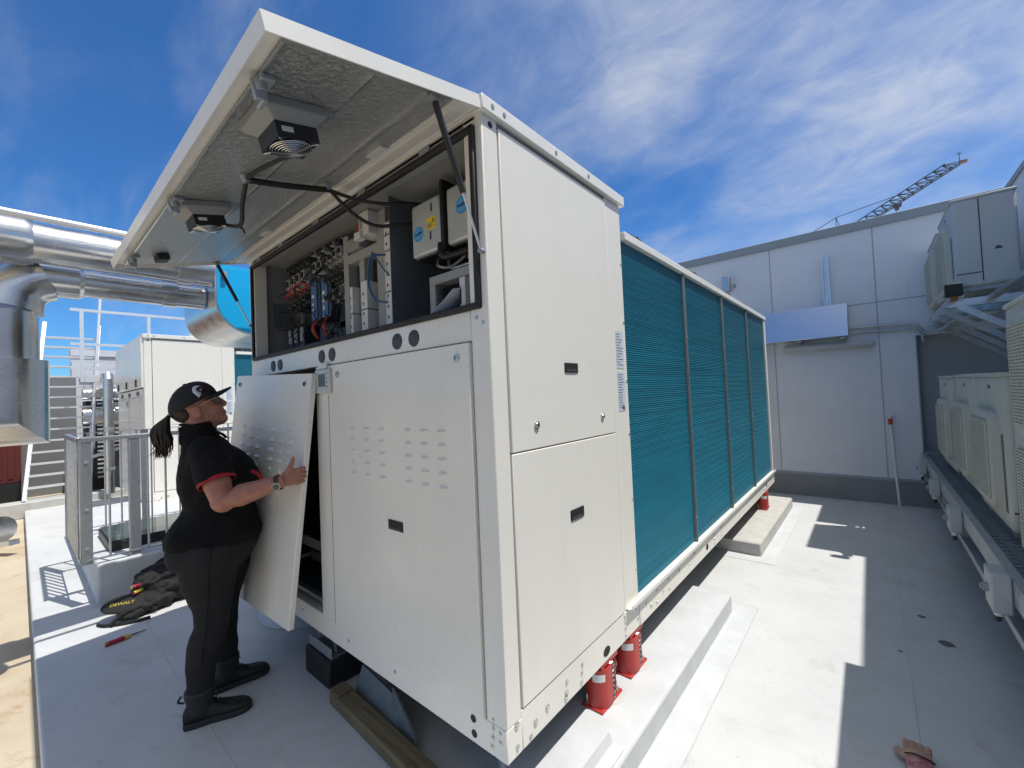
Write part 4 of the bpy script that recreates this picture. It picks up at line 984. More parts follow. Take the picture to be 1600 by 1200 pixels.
# cap
cp = MB(); rs = []
for k in range(9):
    t = R(90 * k / 8); rr = math.cos(t); zz_ = math.sin(t)
    if k == 8: rr = .02
    rs.append([HM @ Vector((-.014 + .112 * rr * math.cos(2 * math.pi * i / 28), .090 * rr * math.sin(2 * math.pi * i / 28), .020 + .108 * zz_ + .022 * (math.cos(2 * math.pi * i / 28)) * rr)) for i in range(28)])
cp.loft(rs); capo = cp.build('cap', 'cap', woman)
br = MB(); V = []; n = 14
for i in range(n + 1):
    t = R(-62 + 124 * i / n); c, s_ = math.cos(t), math.sin(t)
    for e, zz_ in ((0, .040), (1, .040)):
        ln = .070 * (math.cos(t * 1.05)) ** .6 * e
        V.append(HM @ Vector((-.014 + .110 * c + ln, .088 * s_ * (1 + .03 * e), zz_ - .030 * s_ * s_ + .004 * e)))
br.add(V, [(2 * i, 2 * i + 1, 2 * i + 3, 2 * i + 2) for i in range(n)]); bro = br.build('brim', 'cap', capo); sd = bro.modifiers.new('s', 'SOLIDIFY'); sd.thickness = .009; sd.offset = 0
bt = MB(); bt.ell((-.014, 0, .127), .008, .008, .005, 10, 6, mtx=HM); bt.build('cap_button', 'cap', capo)
# emblem on the right flank of the cap
VD = Vector((.9748, -.2232, -.0045)); HI = HM.inverted(); HD = HI.to_3x3() @ VD
def on_cap(a, b_, lift=.0025):
    """point of the cap's right flank; a, b_ are metres along and above the wearer's temple line"""
    p = HI @ (H0 + r2 * a + u2 * b_); t = .16
    for _ in range(400):
        q = p + HD * t; x_, y_, z_ = (q.x + .014) / (.112 + lift), q.y / (.090 + lift), (q.z - .02 - .196 * (q.x + .014)) / (.108 + lift)
        if x_ * x_ + y_ * y_ + z_ * z_ <= 1: break
        t -= .0008
    return HM @ q
def cap_mark(name, outer, inner, mt, lab):
    em = MB(); k = .000557
    V = []
    for o_, i_ in zip(outer, inner):
        for e in (o_, i_): V.append(on_cap((e[0] - 482.9) * k, (332.9 - e[1]) * k))
    em.add(V, [(2 * i, 2 * i + 2, 2 * i + 3, 2 * i + 1) for i in range(len(outer) - 1)])
    o = em.build(name, mt, capo, label=lab); sd = o.modifiers.new('s', 'SOLIDIFY'); sd.thickness = .0015; sd.offset = 0
cap_mark('emblem', [(486, 252), (452, 224), (430, 206), (423, 180), (428, 160), (446, 146), (484, 139)], [(508, 211), (486, 202), (470, 194), (459, 180), (459, 170), (466, 162), (488, 152)], 'logo', 'white slanted P-shaped emblem')
cap_mark('emblem', [(485, 139), (506, 143), (519, 165), (512, 190), (505, 204)], [(489, 152), (499, 156), (505, 167), (502, 182), (496, 194)], 'logop', 'purple part of the emblem')
cap_mark('emblem', [(490, 178), (497, 172), (503, 178)], [(490, 184), (497, 190), (503, 184)], 'logo', 'white dot inside the emblem')
# sunglasses
sg = MB()
for sgn in (1, -1):
    pts = [HM @ Vector((.094 - .012 * (abs(y_) - .008) / .03 - .35 * max(0, abs(y_) - .045), sgn * y_, z_)) for y_, z_ in ((.010, .018), (.028, .024), (.050, .020), (.058, .008), (.050, -.010), (.030, -.016), (.014, -.008))]
    sg.prism(pts, Fh * .004)
sgo = sg.build('sunglasses', 'lens', woman)
sg = MB()
for sgn in (1, -1): sg.tube([HM @ Vector(p) for p in ((.082, .058 * sgn, .016), (.060, .074 * sgn, .015), (.0, .084 * sgn, .004), (-.03, .084 * sgn, -.008))], .0028, 6)
sg.tube([HM @ Vector(p) for p in ((.099, .010, .012), (.101, 0, .014), (.099, -.010, .012))], .0025, 6); sg.build('frame', 'gold', sgo)
lp = MB(); lp.ell((.0945, 0, -.067), .004, .022, .0040, 10, 6, mtx=HM); lp.build('teeth', 'teeth', woman)
lp = MB(); lp.tube([HM @ Vector(p) for p in ((.083, .030, -.054), (.0965, .013, -.0615), (.0985, 0, -.0625), (.0965, -.013, -.0615), (.083, -.030, -.054))], .0032, 8); lp.tube([HM @ Vector(p) for p in ((.083, .029, -.056), (.0945, .013, -.0715), (.0962, 0, -.0735), (.0945, -.013, -.0715), (.083, -.029, -.056))], .0036, 8); lp.build('lips', 'lips', woman)
# hair: close cap of hair at the nape plus pony tail
hr = MB(); hr.ell((-.058, 0, .0), .062, .072, .062, 20, 12, mtx=HM); hr.tube([HM @ Vector((-.08, 0, 0)), HM @ Vector((-.118, 0, .012))], [.03, .022], 12)
hairo = remeshed(hr, 'hair', 'hair', woman, .006, 3)
pt = MB(); base = HM @ Vector((-.118, 0, .014))
for k in range(300):
    a_, rad = random.uniform(0, 6.28), math.sqrt(random.random())
    ou, ov = math.cos(a_) * rad, math.sin(a_) * rad
    e = random.uniform(.60, 1.12)
    p0 = base + Nv * ov * .012 + Zv * ou * .012
    p1 = W(-.222 + ou * .022, ov * .026, 1.452 + ou * .012); p2 = W(-.236 + ou * .036, ov * .038, 1.40); p3 = W(-.226 + ou * .030 + random.gauss(0, .006), ov * .030 + random.gauss(0, .006), 1.40 - .065 * e); p4 = W(-.232 + ou * .016 + random.gauss(0, .017), ov * .016 + random.gauss(0, .014), 1.40 - .122 * e)
    pt.tube(spline([p0, p1, p2, p3, p4], 4), [.0026 + .0012 * math.sin(i / 16 * 3.14) if i < 11 else .0030 * (17 - i) / 6 for i in range(17)], 4, cap=False)
pt.build('ponytail', 'hair', woman)
hb = MB(); band(hb, base, (base - HM @ Vector((-.08, 0, 0))), .014, .010); hb.ell(base + Nv * .016, .006, .006, .006, 8, 6, 0); hb.build('hair_tie', 'silver', woman)
# watch
fd = (WR - ER).normalized(); wc = WR - fd * .004
wt = MB(); band(wt, wc, fd, .0335, .018, 24, .003); wo = wt.build('watch', 'leather', woman)
wn_ = (Vector((.80, -.60, 0)) - fd * Vector((.80, -.60, 0)).dot(fd)).normalized(); wn_ = (wn_ - Zv * .35).normalized()
fc = wc + wn_ * .036; wt = MB(); wt.cyl(fc - wn_ * .004, fc + wn_ * .006, .0190, .0178, 28); wt.build('watch_case', 'silver', wo)
wt = MB(); wt.cyl(fc + wn_ * .006, fc + wn_ * .0068, .0165, .0165, 28); wt.build('watch_dial', 'wface', wo)

# ------------------------------------------------------------------ tool bag and tools on the floor
T = thing('tool_bag', (-3.34, -.36, 0), 'slumped open black canvas tool bag on the roof behind the woman', 'tool bag')
bgm = MB()
bgm.ell((-3.38, -.22, .12), .16, .25, .14); bgm.ell((-3.40, -.06, .13), .17, .18, .15); bgm.ell((-3.44, -.16, .23), .10, .22, .075); bgm.ell((-3.38, -.40, .17), .08, .06, .10); bgm.ell((-3.30, -.36, .07), .13, .16, .075); bgm.ell((-3.45, -.32, .24), .05, .09, .035)
bgm.ell((-3.50, -.10, .25), .05, .10, .03); bgm.ell((-3.24, -.47, .035), .08, .10, .035)
bo = remeshed(bgm, 'bag_body', 'bag', T, .009, 3)
tx = bpy.data.textures.new('bagn', 'CLOUDS'); tx.noise_scale = .07; dm = bo.modifiers.new('d', 'DISPLACE'); dm.texture = tx; dm.strength = .06; dm.mid_level = .5
fm = Matrix.Translation((-3.27, -.515, .105)) @ Matrix.Rotation(R(66), 4, 'Z') @ Matrix.Rotation(R(30), 4, 'X')
fb = MB(); fb.ell((0, 0, 0), .135, .082, .018, 24, 10, mtx=fm); fl_ = fb.build('bag_flap', 'bag', T)
text_obj('DEWALT', 'bag_lettering', .034, fm @ Matrix.Translation((-.01, -.012, .0188)), 'bagy', fl_, bold=True)
fb = MB(); fb.tube(spline([(-3.16, -.60, .03), (-3.20, -.52, .06), (-3.20, -.42, .05), (-3.17, -.35, .03)]), .016, 8, sq=.4); fb.tube(spline([(-3.28, -.66, .01), (-3.2, -.62, .012), (-3.12, -.50, .012), (-3.10, -.40, .01)]), .014, 8, sq=.5); fb.tube(spline([(-3.55, -.35, .2), (-3.48, -.25, .30), (-3.44, -.1, .28), (-3.40, .05, .22)]), .014, 8, sq=.5)
fb.build('bag_strap', 'bag', T)
fb = MB(); fb.tube(spline([(-3.32, -.18, .25), (-3.29, -.14, .26), (-3.29, -.10, .235), (-3.32, -.06, .25), (-3.30, -.02, .23)]), .005, 6); fb.build('carabiner', 'silver', T); fb = MB(); fb.tube(arc((-3.30, -.10, .25), .022, 0, 360, 14, 'xy'), .004, 6); fb.build('key_ring', 'silver', T); fb = MB(); fb.tube([(-3.24, -.20, .19), (-3.26, -.08, .22)], .003, 5); fb.tube([(-3.26, .02, .20), (-3.22, .07, .24)], .003, 5); fb.build('zip_pull', 'silver', T); fb = MB(); fb.ell((-3.22, -.37, .10), .014, .010, .014, 8, 6); fb.build('bag_rivet', 'silver', T); fb = MB(); fb.box((-3.19, .10, .02), (-3.17, .16, .028)); fb.build('bag_buckle', 'silver', T)
def handle_tool(p, q, r, c1, c2, label, shaft=.0):
    p, q = Vector(p), Vector(q); T_ = thing('hand_tool' if not shaft else 'screwdriver', p, label, 'tool' if not shaft else 'screwdriver')
    d_ = (q - p).normalized(); L_ = (q - p).length
    b = MB(); b.tube([p + d_ * L_ * t for t in (0, .05, .2, .5, .8, .95, 1)], [r * .6, r * .95, r, r * .92, r * 1.02, r * .8, r * .6], 12); b.build('handle', c1, T_)
    b = MB(); b.tube([p - d_ * .001, p + d_ * L_ * .14], [r * .75, r * 1.0], 12); b.build('end_cap', c2, T_); b = MB(); b.tube([q - d_ * L_ * .12, q + d_ * L_ * .16, q + d_ * L_ * .2], [r * 1.04, r * .80, r * .5], 12); b.build('grip_ring', c2, T_)
    if shaft:
        b = MB(); b.tube([q, q + d_ * shaft * .55], [.0055, .005], 8); b.build('sleeve', 'tdark', T_)
        b = MB(); b.tube([q + d_ * shaft * .5, q + d_ * shaft], [.0042, .0028], 8); b.build('shaft', 'tdark', T_)
    return T_
handle_tool((-2.868, -.662, .0155), (-2.878, -.555, .0155), .0145, 'tred', 'tyel', 'red and yellow screwdriver lying alone on the roof floor', .10)
handle_tool((-3.26, -.47, .165), (-3.34, -.36, .16), .013, 'tyel', 'tred', 'yellow handled tool poking out of the tool bag mouth')
handle_tool((-3.30, -.475, .195), (-3.36, -.36, .19), .014, 'tred', 'tyel', 'red handled tool beside the yellow one in the tool bag')
handle_tool((-3.40, -.04, .30), (-3.44, .07, .27), .020, 'torange', 'tred', 'orange tool grip lying across the top of the tool bag')

# glove on the floor
T = thing('glove', (1.03, 1.20, 0), 'crumpled tan and red work glove on the shaded floor', 'glove')
def gfinger(pts, r):
    gl.tube([Vector(p) for p in pts], r, 10); gl.ell(pts[-1], r[-1], r[-1], r[-1], 10, 8); gl.ell(pts[0], r[0], r[0], r[0], 10, 8)
gl = MB()
gl.box((.975, 1.225, .012), (1.055, 1.285, .048)); gl.ell((1.015, 1.235, .032), .044, .038, .026)
for k in range(4):      # four fingers folded over the far edge of the palm
    fx = .982 + .0215 * k
    gfinger([(fx, 1.268, .040), (fx + .001, 1.297 - .003 * abs(k - 1), .043), (fx + .001, 1.303 - .003 * abs(k - 1), .024), (fx, 1.285, .013)], [.0115, .0118, .0112, .010])
gfinger([(.985, 1.225, .030), (.962, 1.238, .026), (.955, 1.262, .020)], [.0165, .0145, .0118])
remeshed(gl, 'leather_palm', 'glove', T, .0038, 2)
gl = MB(); rs = []
for t_, rx_, rz_ in ((0, .040, .026), (.3, .046, .024), (.65, .055, .026), (1, .062, .024)):
    c_ = Vector((1.015 + .03 * t_, 1.228 - .105 * t_, .028)); rs.append([c_ + Vector((rx_ * math.cos(2 * math.pi * i / 20) * (1 + .08 * math.sin(5 * i)), .012 * math.sin(3 * i), rz_ * math.sin(2 * math.pi * i / 20))) for i in range(20)])
gl.loft(rs); gl.ell((1.085, 1.165, .024), .036, .030, .022); cf_ = remeshed(gl, 'fabric_cuff', 'glover', T, .0045, 2)
gl = MB(); gl.tube(spline([(.975, 1.222, .040), (1.0, 1.214, .056), (1.035, 1.212, .056), (1.062, 1.222, .040)]), .003, 6); gl.build('seam_piping', 'leather', T)

# ------------------------------------------------------------------ railing, skylight
T = thing('safety_railing', (-3.95, .0, .3), 'galvanised barred railing round the skylight opening behind the woman', 'railing')
rx, ry0, ry1, rz0, rz1, lx = -3.74, -.70, 1.55, .33, 1.31, -4.9
def rail_post(x, y, z0=rz0 - .06):
    b = MB(); b.box((x - .006, y - .032, z0), (x + .006, y + .032, rz1)); b.box((x - .05, y - .038, z0), (x + .006, y - .032, rz1)); p = b.build('post', 'galv', T, bevel=.002); return p
p0 = rail_post(rx, ry0 + .03, .33); rail_post(rx, -.385, .02); rail_post(rx, .55, .3); rail_post(rx, ry1, .3)
for z in (1.12, .75, .45): bolt(p0, (rx + .006, ry0 + .03, z), (1, 0, 0), .010, .010, 'galvd')
b = MB(); b.box((rx - .045, ry0, rz1), (rx + .012, ry1 + .03, rz1 + .006)); b.box((rx + .006, ry0, rz1 - .028), (rx + .012, ry1 + .03, rz1)); b.box((lx, ry0 - .03, rz1), (rx + .012, ry0, rz1 + .006)); b.box((lx, ry0 - .03, rz1 - .03), (rx + .012, ry0 - .024, rz1)); b.build('top_rail', 'galv', T, bevel=.0015)
b = MB(); b.bar((rx, ry0 + .03, rz0 + .03), (rx, ry1, rz0 + .03), .03, .008); b.bar((lx, ry0 - .01, rz0 + .03), (rx, ry0 - .01, rz0 + .03), .008, .03); b.build('bottom_rail', 'galv', T)
y = ry0 + .16
while y < ry1:
    if min(abs(y - q) for q in (-.385, .55)) > .05:
        b = MB(); b.cyl((rx, y, rz0 + .03), (rx, y, rz1), .008, .008, 10); b.build('baluster', 'galv', T)
    y += .118
x = rx - .12
while x > lx:
    b = MB(); b.cyl((x, ry0 - .012, rz0 + .03), (x, ry0 - .012, rz1), .008, .008, 10); b.build('baluster', 'galv', T); x -= .118
b = MB(); b.box((lx - .01, ry0 - .03, .33), (lx + .03, ry0 + .01, rz1)); b.build('post', 'galv', T)
# rear run of the railing, further left
b = MB(); b.bar((lx, ry0, rz1 + .003), (lx, ry1, rz1 + .003), .045, .006); b.bar((lx, ry0, rz0 + .03), (lx, ry1, rz0 + .03), .03, .008); b.build('top_rail', 'galv', T)
y = ry0 + .13
while y < ry1:
    b = MB(); b.cyl((lx, y, rz0 + .03), (lx, y, rz1), .008, .008, 10); b.build('baluster', 'galv', T); y += .118
for yy in (-.15, .75):
    b = MB(); b.box((lx - .006, yy - .03, .30), (lx + .006, yy + .03, rz1)); b.build('post', 'galv', T)
T = thing('skylight', (-4.5, .4, .32), 'low dark-framed skylight with glossy glass top inside the railing', 'skylight')
b = MB(); b.box((-4.75, -.52, .318), (-4.02, 1.7, .395)); b.build('curb_frame', 'black', T, bevel=.004)
b = MB(); b.box((-4.74, -.51, .396), (-4.03, 1.69, .408)); b.build('glass_pane', 'glassdk', T, bevel=.002)

# ------------------------------------------------------------------ ducts and pipes, left
def pipe_thing(name, label, cat, segs, grp=None, mt='steel', n=32):
    allp = [Vector(p) for s_ in segs for p in s_[0]]; T = thing(name, allp[0], label, cat, grp)
    for pts, r, nm in segs:
        b = MB(); b.tube(pts, r, n); b.build(nm, mt, T, smooth=30)
    return T
ux, uz = -2.65, 2.490
pipe_thing('clad_pipe', 'upper bright metal-clad pipe running towards the blue ended duct', 'pipe',
           [([(ux, -3.0, uz), (ux, -.10, uz)], .112, 'pipe_run'), ([(ux, -2.6, uz), (ux, -.985, uz), (ux, -.950, uz)], [.138, .138, .122], 'collar'), ([(ux, -.30, uz), (ux, -.225, uz)], .122, 'collar'), ([(ux, -.66, uz), (ux, -.645, uz)], .1145, 'band'), ([(ux, -.48, uz), (ux, -.472, uz)], .1138, 'band'), ([(ux, -1.20, uz), (ux, -1.19, uz)], .1395, 'band')])
lx2, lz2 = -2.86, 2.335
pipe_low = pipe_thing('clad_pipe', 'lower metal-clad pipe below the bright upper one, elbowed downwards', 'pipe',
           [([(lx2, -.98, lz2), (lx2, -.10, lz2)], .085, 'pipe_run'), ([(lx2, -.99, lz2), (lx2, -.755, lz2), (lx2, -.735, lz2)], [.105, .105, .09], 'collar'), ([(lx2, -.34, lz2), (lx2, -.265, lz2)], .092, 'collar'),
            ([(lx2, -.90, lz2), (lx2, -.97, lz2 - .03), (lx2, -1.03, lz2 - .10), (lx2, -1.05, lz2 - .20)], [.135, .14, .145, .15], 'elbow'),
            ([(lx2, -1.05, lz2 - .22), (lx2, -1.05, 1.80)], .128, 'riser')])
mitre_pipe = MB(); C_ = [(lx2, -1.05, 1.83), (lx2, -1.05, 1.50), (lx2, -2.4, 1.46)]
rgs = []
N_ = 32; rr_ = .165; cs = [(math.cos(2 * math.pi * i / N_), math.sin(2 * math.pi * i / N_)) for i in range(N_)]
rgs.append([Vector((lx2 + rr_ * c_, -1.05 + rr_ * s_, 1.83)) for c_, s_ in cs]); rgs.append([Vector((lx2 + rr_ * c_, -1.05 + rr_ * s_, 1.50 - rr_ * s_)) for c_, s_ in cs]); rgs.append([Vector((lx2 + rr_ * c_, -2.4, 1.48 - rr_ * s_)) for c_, s_ in cs])
mitre_pipe.loft(rgs); mitre_pipe.build('elbow', 'steel', pipe_low, smooth=20)
b = MB(); b.cyl((-2.40, -3.0, 2.562), (-2.40, .9, 2.562), .019, .019, 14)
tag(b.build('conduit', 'stair'), 'thin white round conduit running above the metal-clad pipes', 'conduit')
# duct body with rounded bottom and blue film on its end
T = thing('air_duct', (-3.0, .3, 2.0), 'sheet metal duct with rounded bottom and bright blue film on its end', 'duct')
prof = []
y0, y1, zt, zb_, rr = -.09, .92, 2.545, 2.045, .24
prof = [(y0, zt)] + [(y0 + rr - rr * math.cos(R(a_)), zb_ + rr - rr * math.sin(R(a_))) for a_ in range(0, 91, 8)] + [(y0 + rr, zb_)] + [(y1 - rr + rr * math.sin(R(a_)), zb_ + rr - rr * math.cos(R(a_))) for a_ in range(0, 91, 8)] + [(y1, zt)]
b = MB(); b.prism([(-3.45, y_, z_) for y_, z_ in prof], (.85, 0, 0)); b.build('duct_body', 'steelrough', T, smooth=30)
b = MB(); b.prism([(-2.5995, y0 + .012 + (y_ - y0) * .976, zb_ + .012 + (z_ - zb_) * .976) for y_, z_ in prof], (.004, 0, 0)); b.build('film_end', 'filmblue', T)
b = MB(); b.box((-2.598, -.05, 2.44), (-2.57, -.02, 2.49)); b.build('bracket', 'galvd', T)

# ------------------------------------------------------------------ background, left
b = MB(); b.box((-9.75, -6, -.12), (-9.4, 12, .12)); tag(b.build('parapet_ledge', 'concrete', bevel=.01), 'low pale concrete ledge along the far left roof edge', 'ledge')
T = thing('stair_ladder', (-9.9, -.6, .12), 'steep aluminium stair with pale open treads at far left', 'stairs')
b = MB(); nst = 16
def stp(t): return Vector((-9.55 - 1.1 * t, -.60 + .28 * t, .12 + 3.0 * t))
for side_ in (-.36, .36):
    sb = MB(); sb.bar(stp(0) + Vector((0, side_, 0)), stp(1.0) + Vector((0, side_, .1)), .05, .10, (1, 0, 0)); sb.build('stringer', 'stair', T)
for i in range(nst):
    c = stp(i / nst); sb = MB(); sb.box((c.x - .06, c.y - .34, c.z), (c.x + .08, c.y + .34, c.z + .028)); sb.build('tread', 'stair', T)
sb = MB(); sb.tube([stp(.25) + Vector((0, .40, 0)), stp(.25) + Vector((0, .42, .9)), stp(1.0) + Vector((0, .40, .9))], .022, 8); sb.tube([stp(.0) + Vector((0, .40, .1)), stp(.3) + Vector((0, .42, .85))], .02, 8); sb.build('handrail', 'stair', T)
T = thing('walkway', (-9.6, 1.0, 2.1), 'elevated mesh walkway with aluminium handrails beside the stair', 'walkway')
b = MB(); b.box((-10.6, -.25, 2.06), (-10.54, 4, 2.18)); b.box((-9.56, -.25, 2.06), (-9.5, 4, 2.18)); b.build('edge_beam', 'stair', T)
b = MB()
for i in range(36):
    yy = -.25 + i * .12; b.bar((-10.54, yy, 2.15), (-9.56, yy + .12, 2.15), .012, .03); b.bar((-10.54, yy + .12, 2.15), (-9.56, yy, 2.15), .012, .03)
b.build('mesh_deck', 'galvd', T)
for xx in (-9.5,):
    for yy in (-.28, .62, 1.5, 2.4, 3.3):
        b = MB(); b.bar((xx, yy, 2.06), (xx, yy, 3.30), .05, .05); b.build('post', 'stair', T)
    for zz_ in (3.32, 2.72, 2.42, 2.30):
        b = MB(); b.bar((xx, -.42, zz_), (xx, 4, zz_ + .02), .045, .045); b.build('handrail', 'stair', T)
for yy in (.3, 2.5):
    b = MB(); b.bar((-9.52, yy, -.1), (-9.52, yy, 2.08), .08, .08); b.build('support_leg', 'galvd', T)
for z_, r_, lab in ((1.86, .10, 'upper far silver pipe under the mesh walkway'), (1.45, .17, 'lower thicker far silver pipe with elbow under the mesh walkway')):
    T = thing('far_pipe', (-10.0, 0, z_), lab, 'pipe', 'silver pipes under the walkway')
    b = MB(); b.cyl((-10.0, -.25, z_), (-10.0, 5, z_), r_, r_, 20); b.build('pipe_run', 'steel', T)
    b = MB(); b.tube([(-10.0, .15, z_), (-10.0, .35, z_ - .02), (-9.95, .5, z_ - .05)], [r_ * 1.25] * 3, 18); b.build('collar', 'steel', T)
T = thing('louvre_bank', (-10.6, .6, 0), 'dark plant cabinet with horizontal louvre slats behind the railing', 'plant cabinet')
b = MB(); b.box((-11.4, -.15, -.1), (-10.72, 4, 1.75)); b.build('cabinet', 'black', T)
b = MB()
for i in range(18): b.bar((-10.7, .0, .25 + i * .085), (-10.7, 3.9, .25 + i * .085), .03, .035)
b.build('louvre_slat', 'stair', T)
for x_, y_, r_, z0_, z1_, lab in ((-9.25, .02, .07, .1, 2.1, 'thin upright silver pipe nearest the far stair'), (-9.2, .62, .10, .1, 1.55, 'thicker upright silver pipe right of the thin one')):
    T = thing('riser_pipe', (x_, y_, z0_), lab, 'pipe'); b = MB(); b.cyl((x_, y_, z0_), (x_, y_, z1_), r_, r_, 18); b.build('pipe_run', 'steel', T)
    for z_ in (.5, 1.2): b = MB(); b.cyl((x_, y_, z_), (x_, y_, z_ + .05), r_ * 1.15, r_ * 1.15, 18); b.build('collar', 'galvd', T)
    b = MB(); b.tube([(x_, y_, z1_ - .02), (x_ - .02, y_, z1_ + r_ * .8), (x_ - .25, y_, z1_ + r_), (x_ - .8, y_, z1_ + r_)], r_ * 1.02, 18); b.build('elbow', 'steel', T)
T = thing('diagonal_strut', (-9.3, .1, .9), 'slanting galvanised strut before the far pipes', 'strut'); b = MB(); b.bar((-9.35, -.2, .75), (-9.3, 1.1, 1.15), .05, .05); b.build('angle_bar', 'galv', T); b = MB(); b.box((-9.4, 1.05, 1.05), (-9.28, 1.18, 1.25)); b.build('end_plate', 'galvd', T)
b = MB(); b.cyl((-10.3, .35, -.1), (-10.3, .35, .75), .26, .26, 20); b.ell((-10.3, .35, .75), .26, .26, .12)
tag(b.build('pressure_vessel', 'compd'), 'dark rounded vessel standing before the far louvre slats', 'vessel')
b = MB(); b.box((-12.4, -6, -.12), (-12.0, -.2, 2.3)); tag(b.build('grey_wall', 'greywall'), 'dark grey wall behind the far stair treads', 'wall')
b = MB(); b.box((-13.6, -.2, -.12), (-13.0, 14, 2.85)); b.box((-13.62, -.22, 2.85), (-12.95, 14, 3.0)); tag(b.build('far_wall', 'wall'), 'pale panelled wall beyond the far pipes and walkway', 'wall')
T = thing('shipping_container', (-11.2, -2.2, 0), 'dark red corrugated container at the far left edge', 'container')
b = MB(); b.box((-11.9, -4.5, .35), (-10.6, -.98, 1.80))
for i in range(24): b.box((-10.61, -4.4 + i * .142, .42), (-10.585, -4.33 + i * .142, 1.73))
b.build('box_body', 'redbox', T)
b = MB(); b.box((-11.9, -4.5, -.12), (-10.55, -.98, .34)); b.build('base_skid', 'black', T)
T = thing('roof_cowl', (-8.6, 1.6, 2.4), 'pale green mushroom roof cowl above the second chiller', 'cowl')
b = MB(); rs = []
for r_, z_ in ((.50, 2.74), (.56, 2.70), (.58, 2.74), (.52, 2.84), (.36, 2.90), (.04, 2.92)): rs.append([Vector((-8.3 + r_ * math.cos(2 * math.pi * i / 32), 1.5 + r_ * math.sin(2 * math.pi * i / 32), z_)) for i in range(32)])
b.loft(rs); b.build('cowl_dome', 'fandome', T)
b = MB(); b.cyl((-8.3, 1.5, -.1), (-8.3, 1.5, 2.75), .28, .28, 24); b.build('cowl_stack', 'galvd', T)
# metal elbow offcut on the tan slab
T = thing('pipe_offcut', (-7.4, -1.25, -.12), 'short silver cladding elbow lying on the tan slab', 'cladding offcut')
b = MB(); b.cyl((-8.1, -1.6, .06), (-7.4, -1.16, .10), .16, .16, 24); b.build('elbow_shell', 'steel', T); b = MB(); b.cyl((-8.0, -1.35, -.12), (-8.0, -1.35, .13), .22, .22, 24); b.build('ring_shell', 'steel', T)
b = MB(); b.bar((-7.1, -1.25, -.02), (-6.8, -1.05, .03), .10, .06); b.build('strip_shell', 'steelrough', T)

# ------------------------------------------------------------------ back wall
Yw = 5.787
T = thing('back_wall', (-2, Yw, 0), 'pale blue-white panelled wall with grey coping closing the far side', 'wall')
b = MB(); b.box((-14, Yw, .315), (1.38, Yw + .3, 3.372)); b.box((1.38, Yw, 2.0), (2.13, Yw + .3, 3.372)); b.build('wall_panel', 'wall', T)
b = MB(); b.box((1.38, Yw + .16, .0), (2.13, Yw + .3, 2.0)); b.build('recess_panel', 'recess', T)
b = MB(); b.box((-14, Yw - .03, 3.372), (2.13, Yw + .34, 3.480)); b.build('coping_cap', 'coping', T, bevel=.004)
b = MB(); b.box((-14, Yw - .008, -.05), (2.13, Yw + .28, .285)); b.box((-14, Yw - .011, .14), (2.13, Yw - .004, .146)); b.build('base_strip', 'walldk', T)
b = MB(); b.box((-14, Yw - .014, .285), (1.385, Yw + .02, .315)); b.build('base_flashing', 'seam', T)
b = MB()
for x_ in (-1.6, -.03, 1.06): b.box((x_ - .005, Yw - .0025, .32), (x_ + .005, Yw + .01, 3.40))
b.box((1.375, Yw - .004, .32), (1.388, Yw + .16, 2.0)); b.box((-14, Yw - .003, 2.445), (2.13, Yw + .01, 2.455))
b.build('panel_seam', 'seam', T)
T = thing('metal_trough', (.33, Yw, 2.05), 'shiny steel cable trough on the wall reflecting blue sky', 'cable trough')
b = MB(); b.box((-.35, Yw - .28, 2.05), (.78, Yw - .005, 2.45))
b = MB(); b.prism([(-.35, Yw - .006, 2.05), (-.35, Yw - .006, 2.48), (-.35, Yw - .12, 2.47), (-.35, Yw - .20, 2.06)], (1.13, 0, 0)); b.build('cover', 'mirrorsteel', T, bevel=.004)
for x_ in (-.2, .28, .72):
    b = MB(); b.box((x_ - .02, Yw - .19, 2.03), (x_ + .02, Yw - .003, 2.052)); b.build('bracket', 'galvd', T)
T = thing('cable_riser', (.58, Yw, 2.48), 'vertical metal cable riser above the steel trough', 'cable riser')
b = MB(); b.box((.545, Yw - .05, 2.47), (.565, Yw - .004, 3.10)); b.box((.605, Yw - .05, 2.47), (.625, Yw - .004, 3.10)); b.box((.55, Yw - .02, 2.47), (.62, Yw - .004, 3.09)); b.build('channel', 'steelrough', T)
b = MB(); b.cyl((.555, Yw - .06, 2.48), (.555, Yw - .06, 3.11), .009, .009, 8); b.cyl((.60, Yw - .06, 2.48), (.60, Yw - .06, 3.02), .009, .009, 8); b.build('cable', 'stair', T)
T = thing('batten_light', (.55, Yw, 1.96), 'long tubular wall light below the steel trough', 'light')
b = MB(); b.tube([(.08, Yw - .07, 1.965), (.11, Yw - .07, 1.965), (1.0, Yw - .07, 1.945), (1.03, Yw - .07, 1.945)], [.02, .043, .043, .02], 16); b.build('diffuser', 'boxgrey', T)
b = MB(); b.box((.12, Yw - .04, 1.93), (1.0, Yw - .003, 1.99)); b.build('backplate', 'galvd', T)
for dz, lab in ((.0, 'upper thin conduit on the back wall beside the steel trough'), (-.06, 'lower thin conduit on the back wall beside the steel trough')):
    b = MB(); b.tube(spline([(.79, Yw - .03, 2.16 + dz), (1.1, Yw - .03, 2.15 + dz), (1.34, Yw - .03, 2.13 + dz), (1.42, Yw - .03, 2.08 + dz), (1.45, Yw - .03, 1.98 + dz)]), .014, 8)
    tag(b.build('conduit', 'galvd'), lab, 'conduit', 'conduits on the back wall')
T = thing('wall_box', (-.57, Yw, 2.95), 'small grey box fixed high on the back wall', 'junction box')
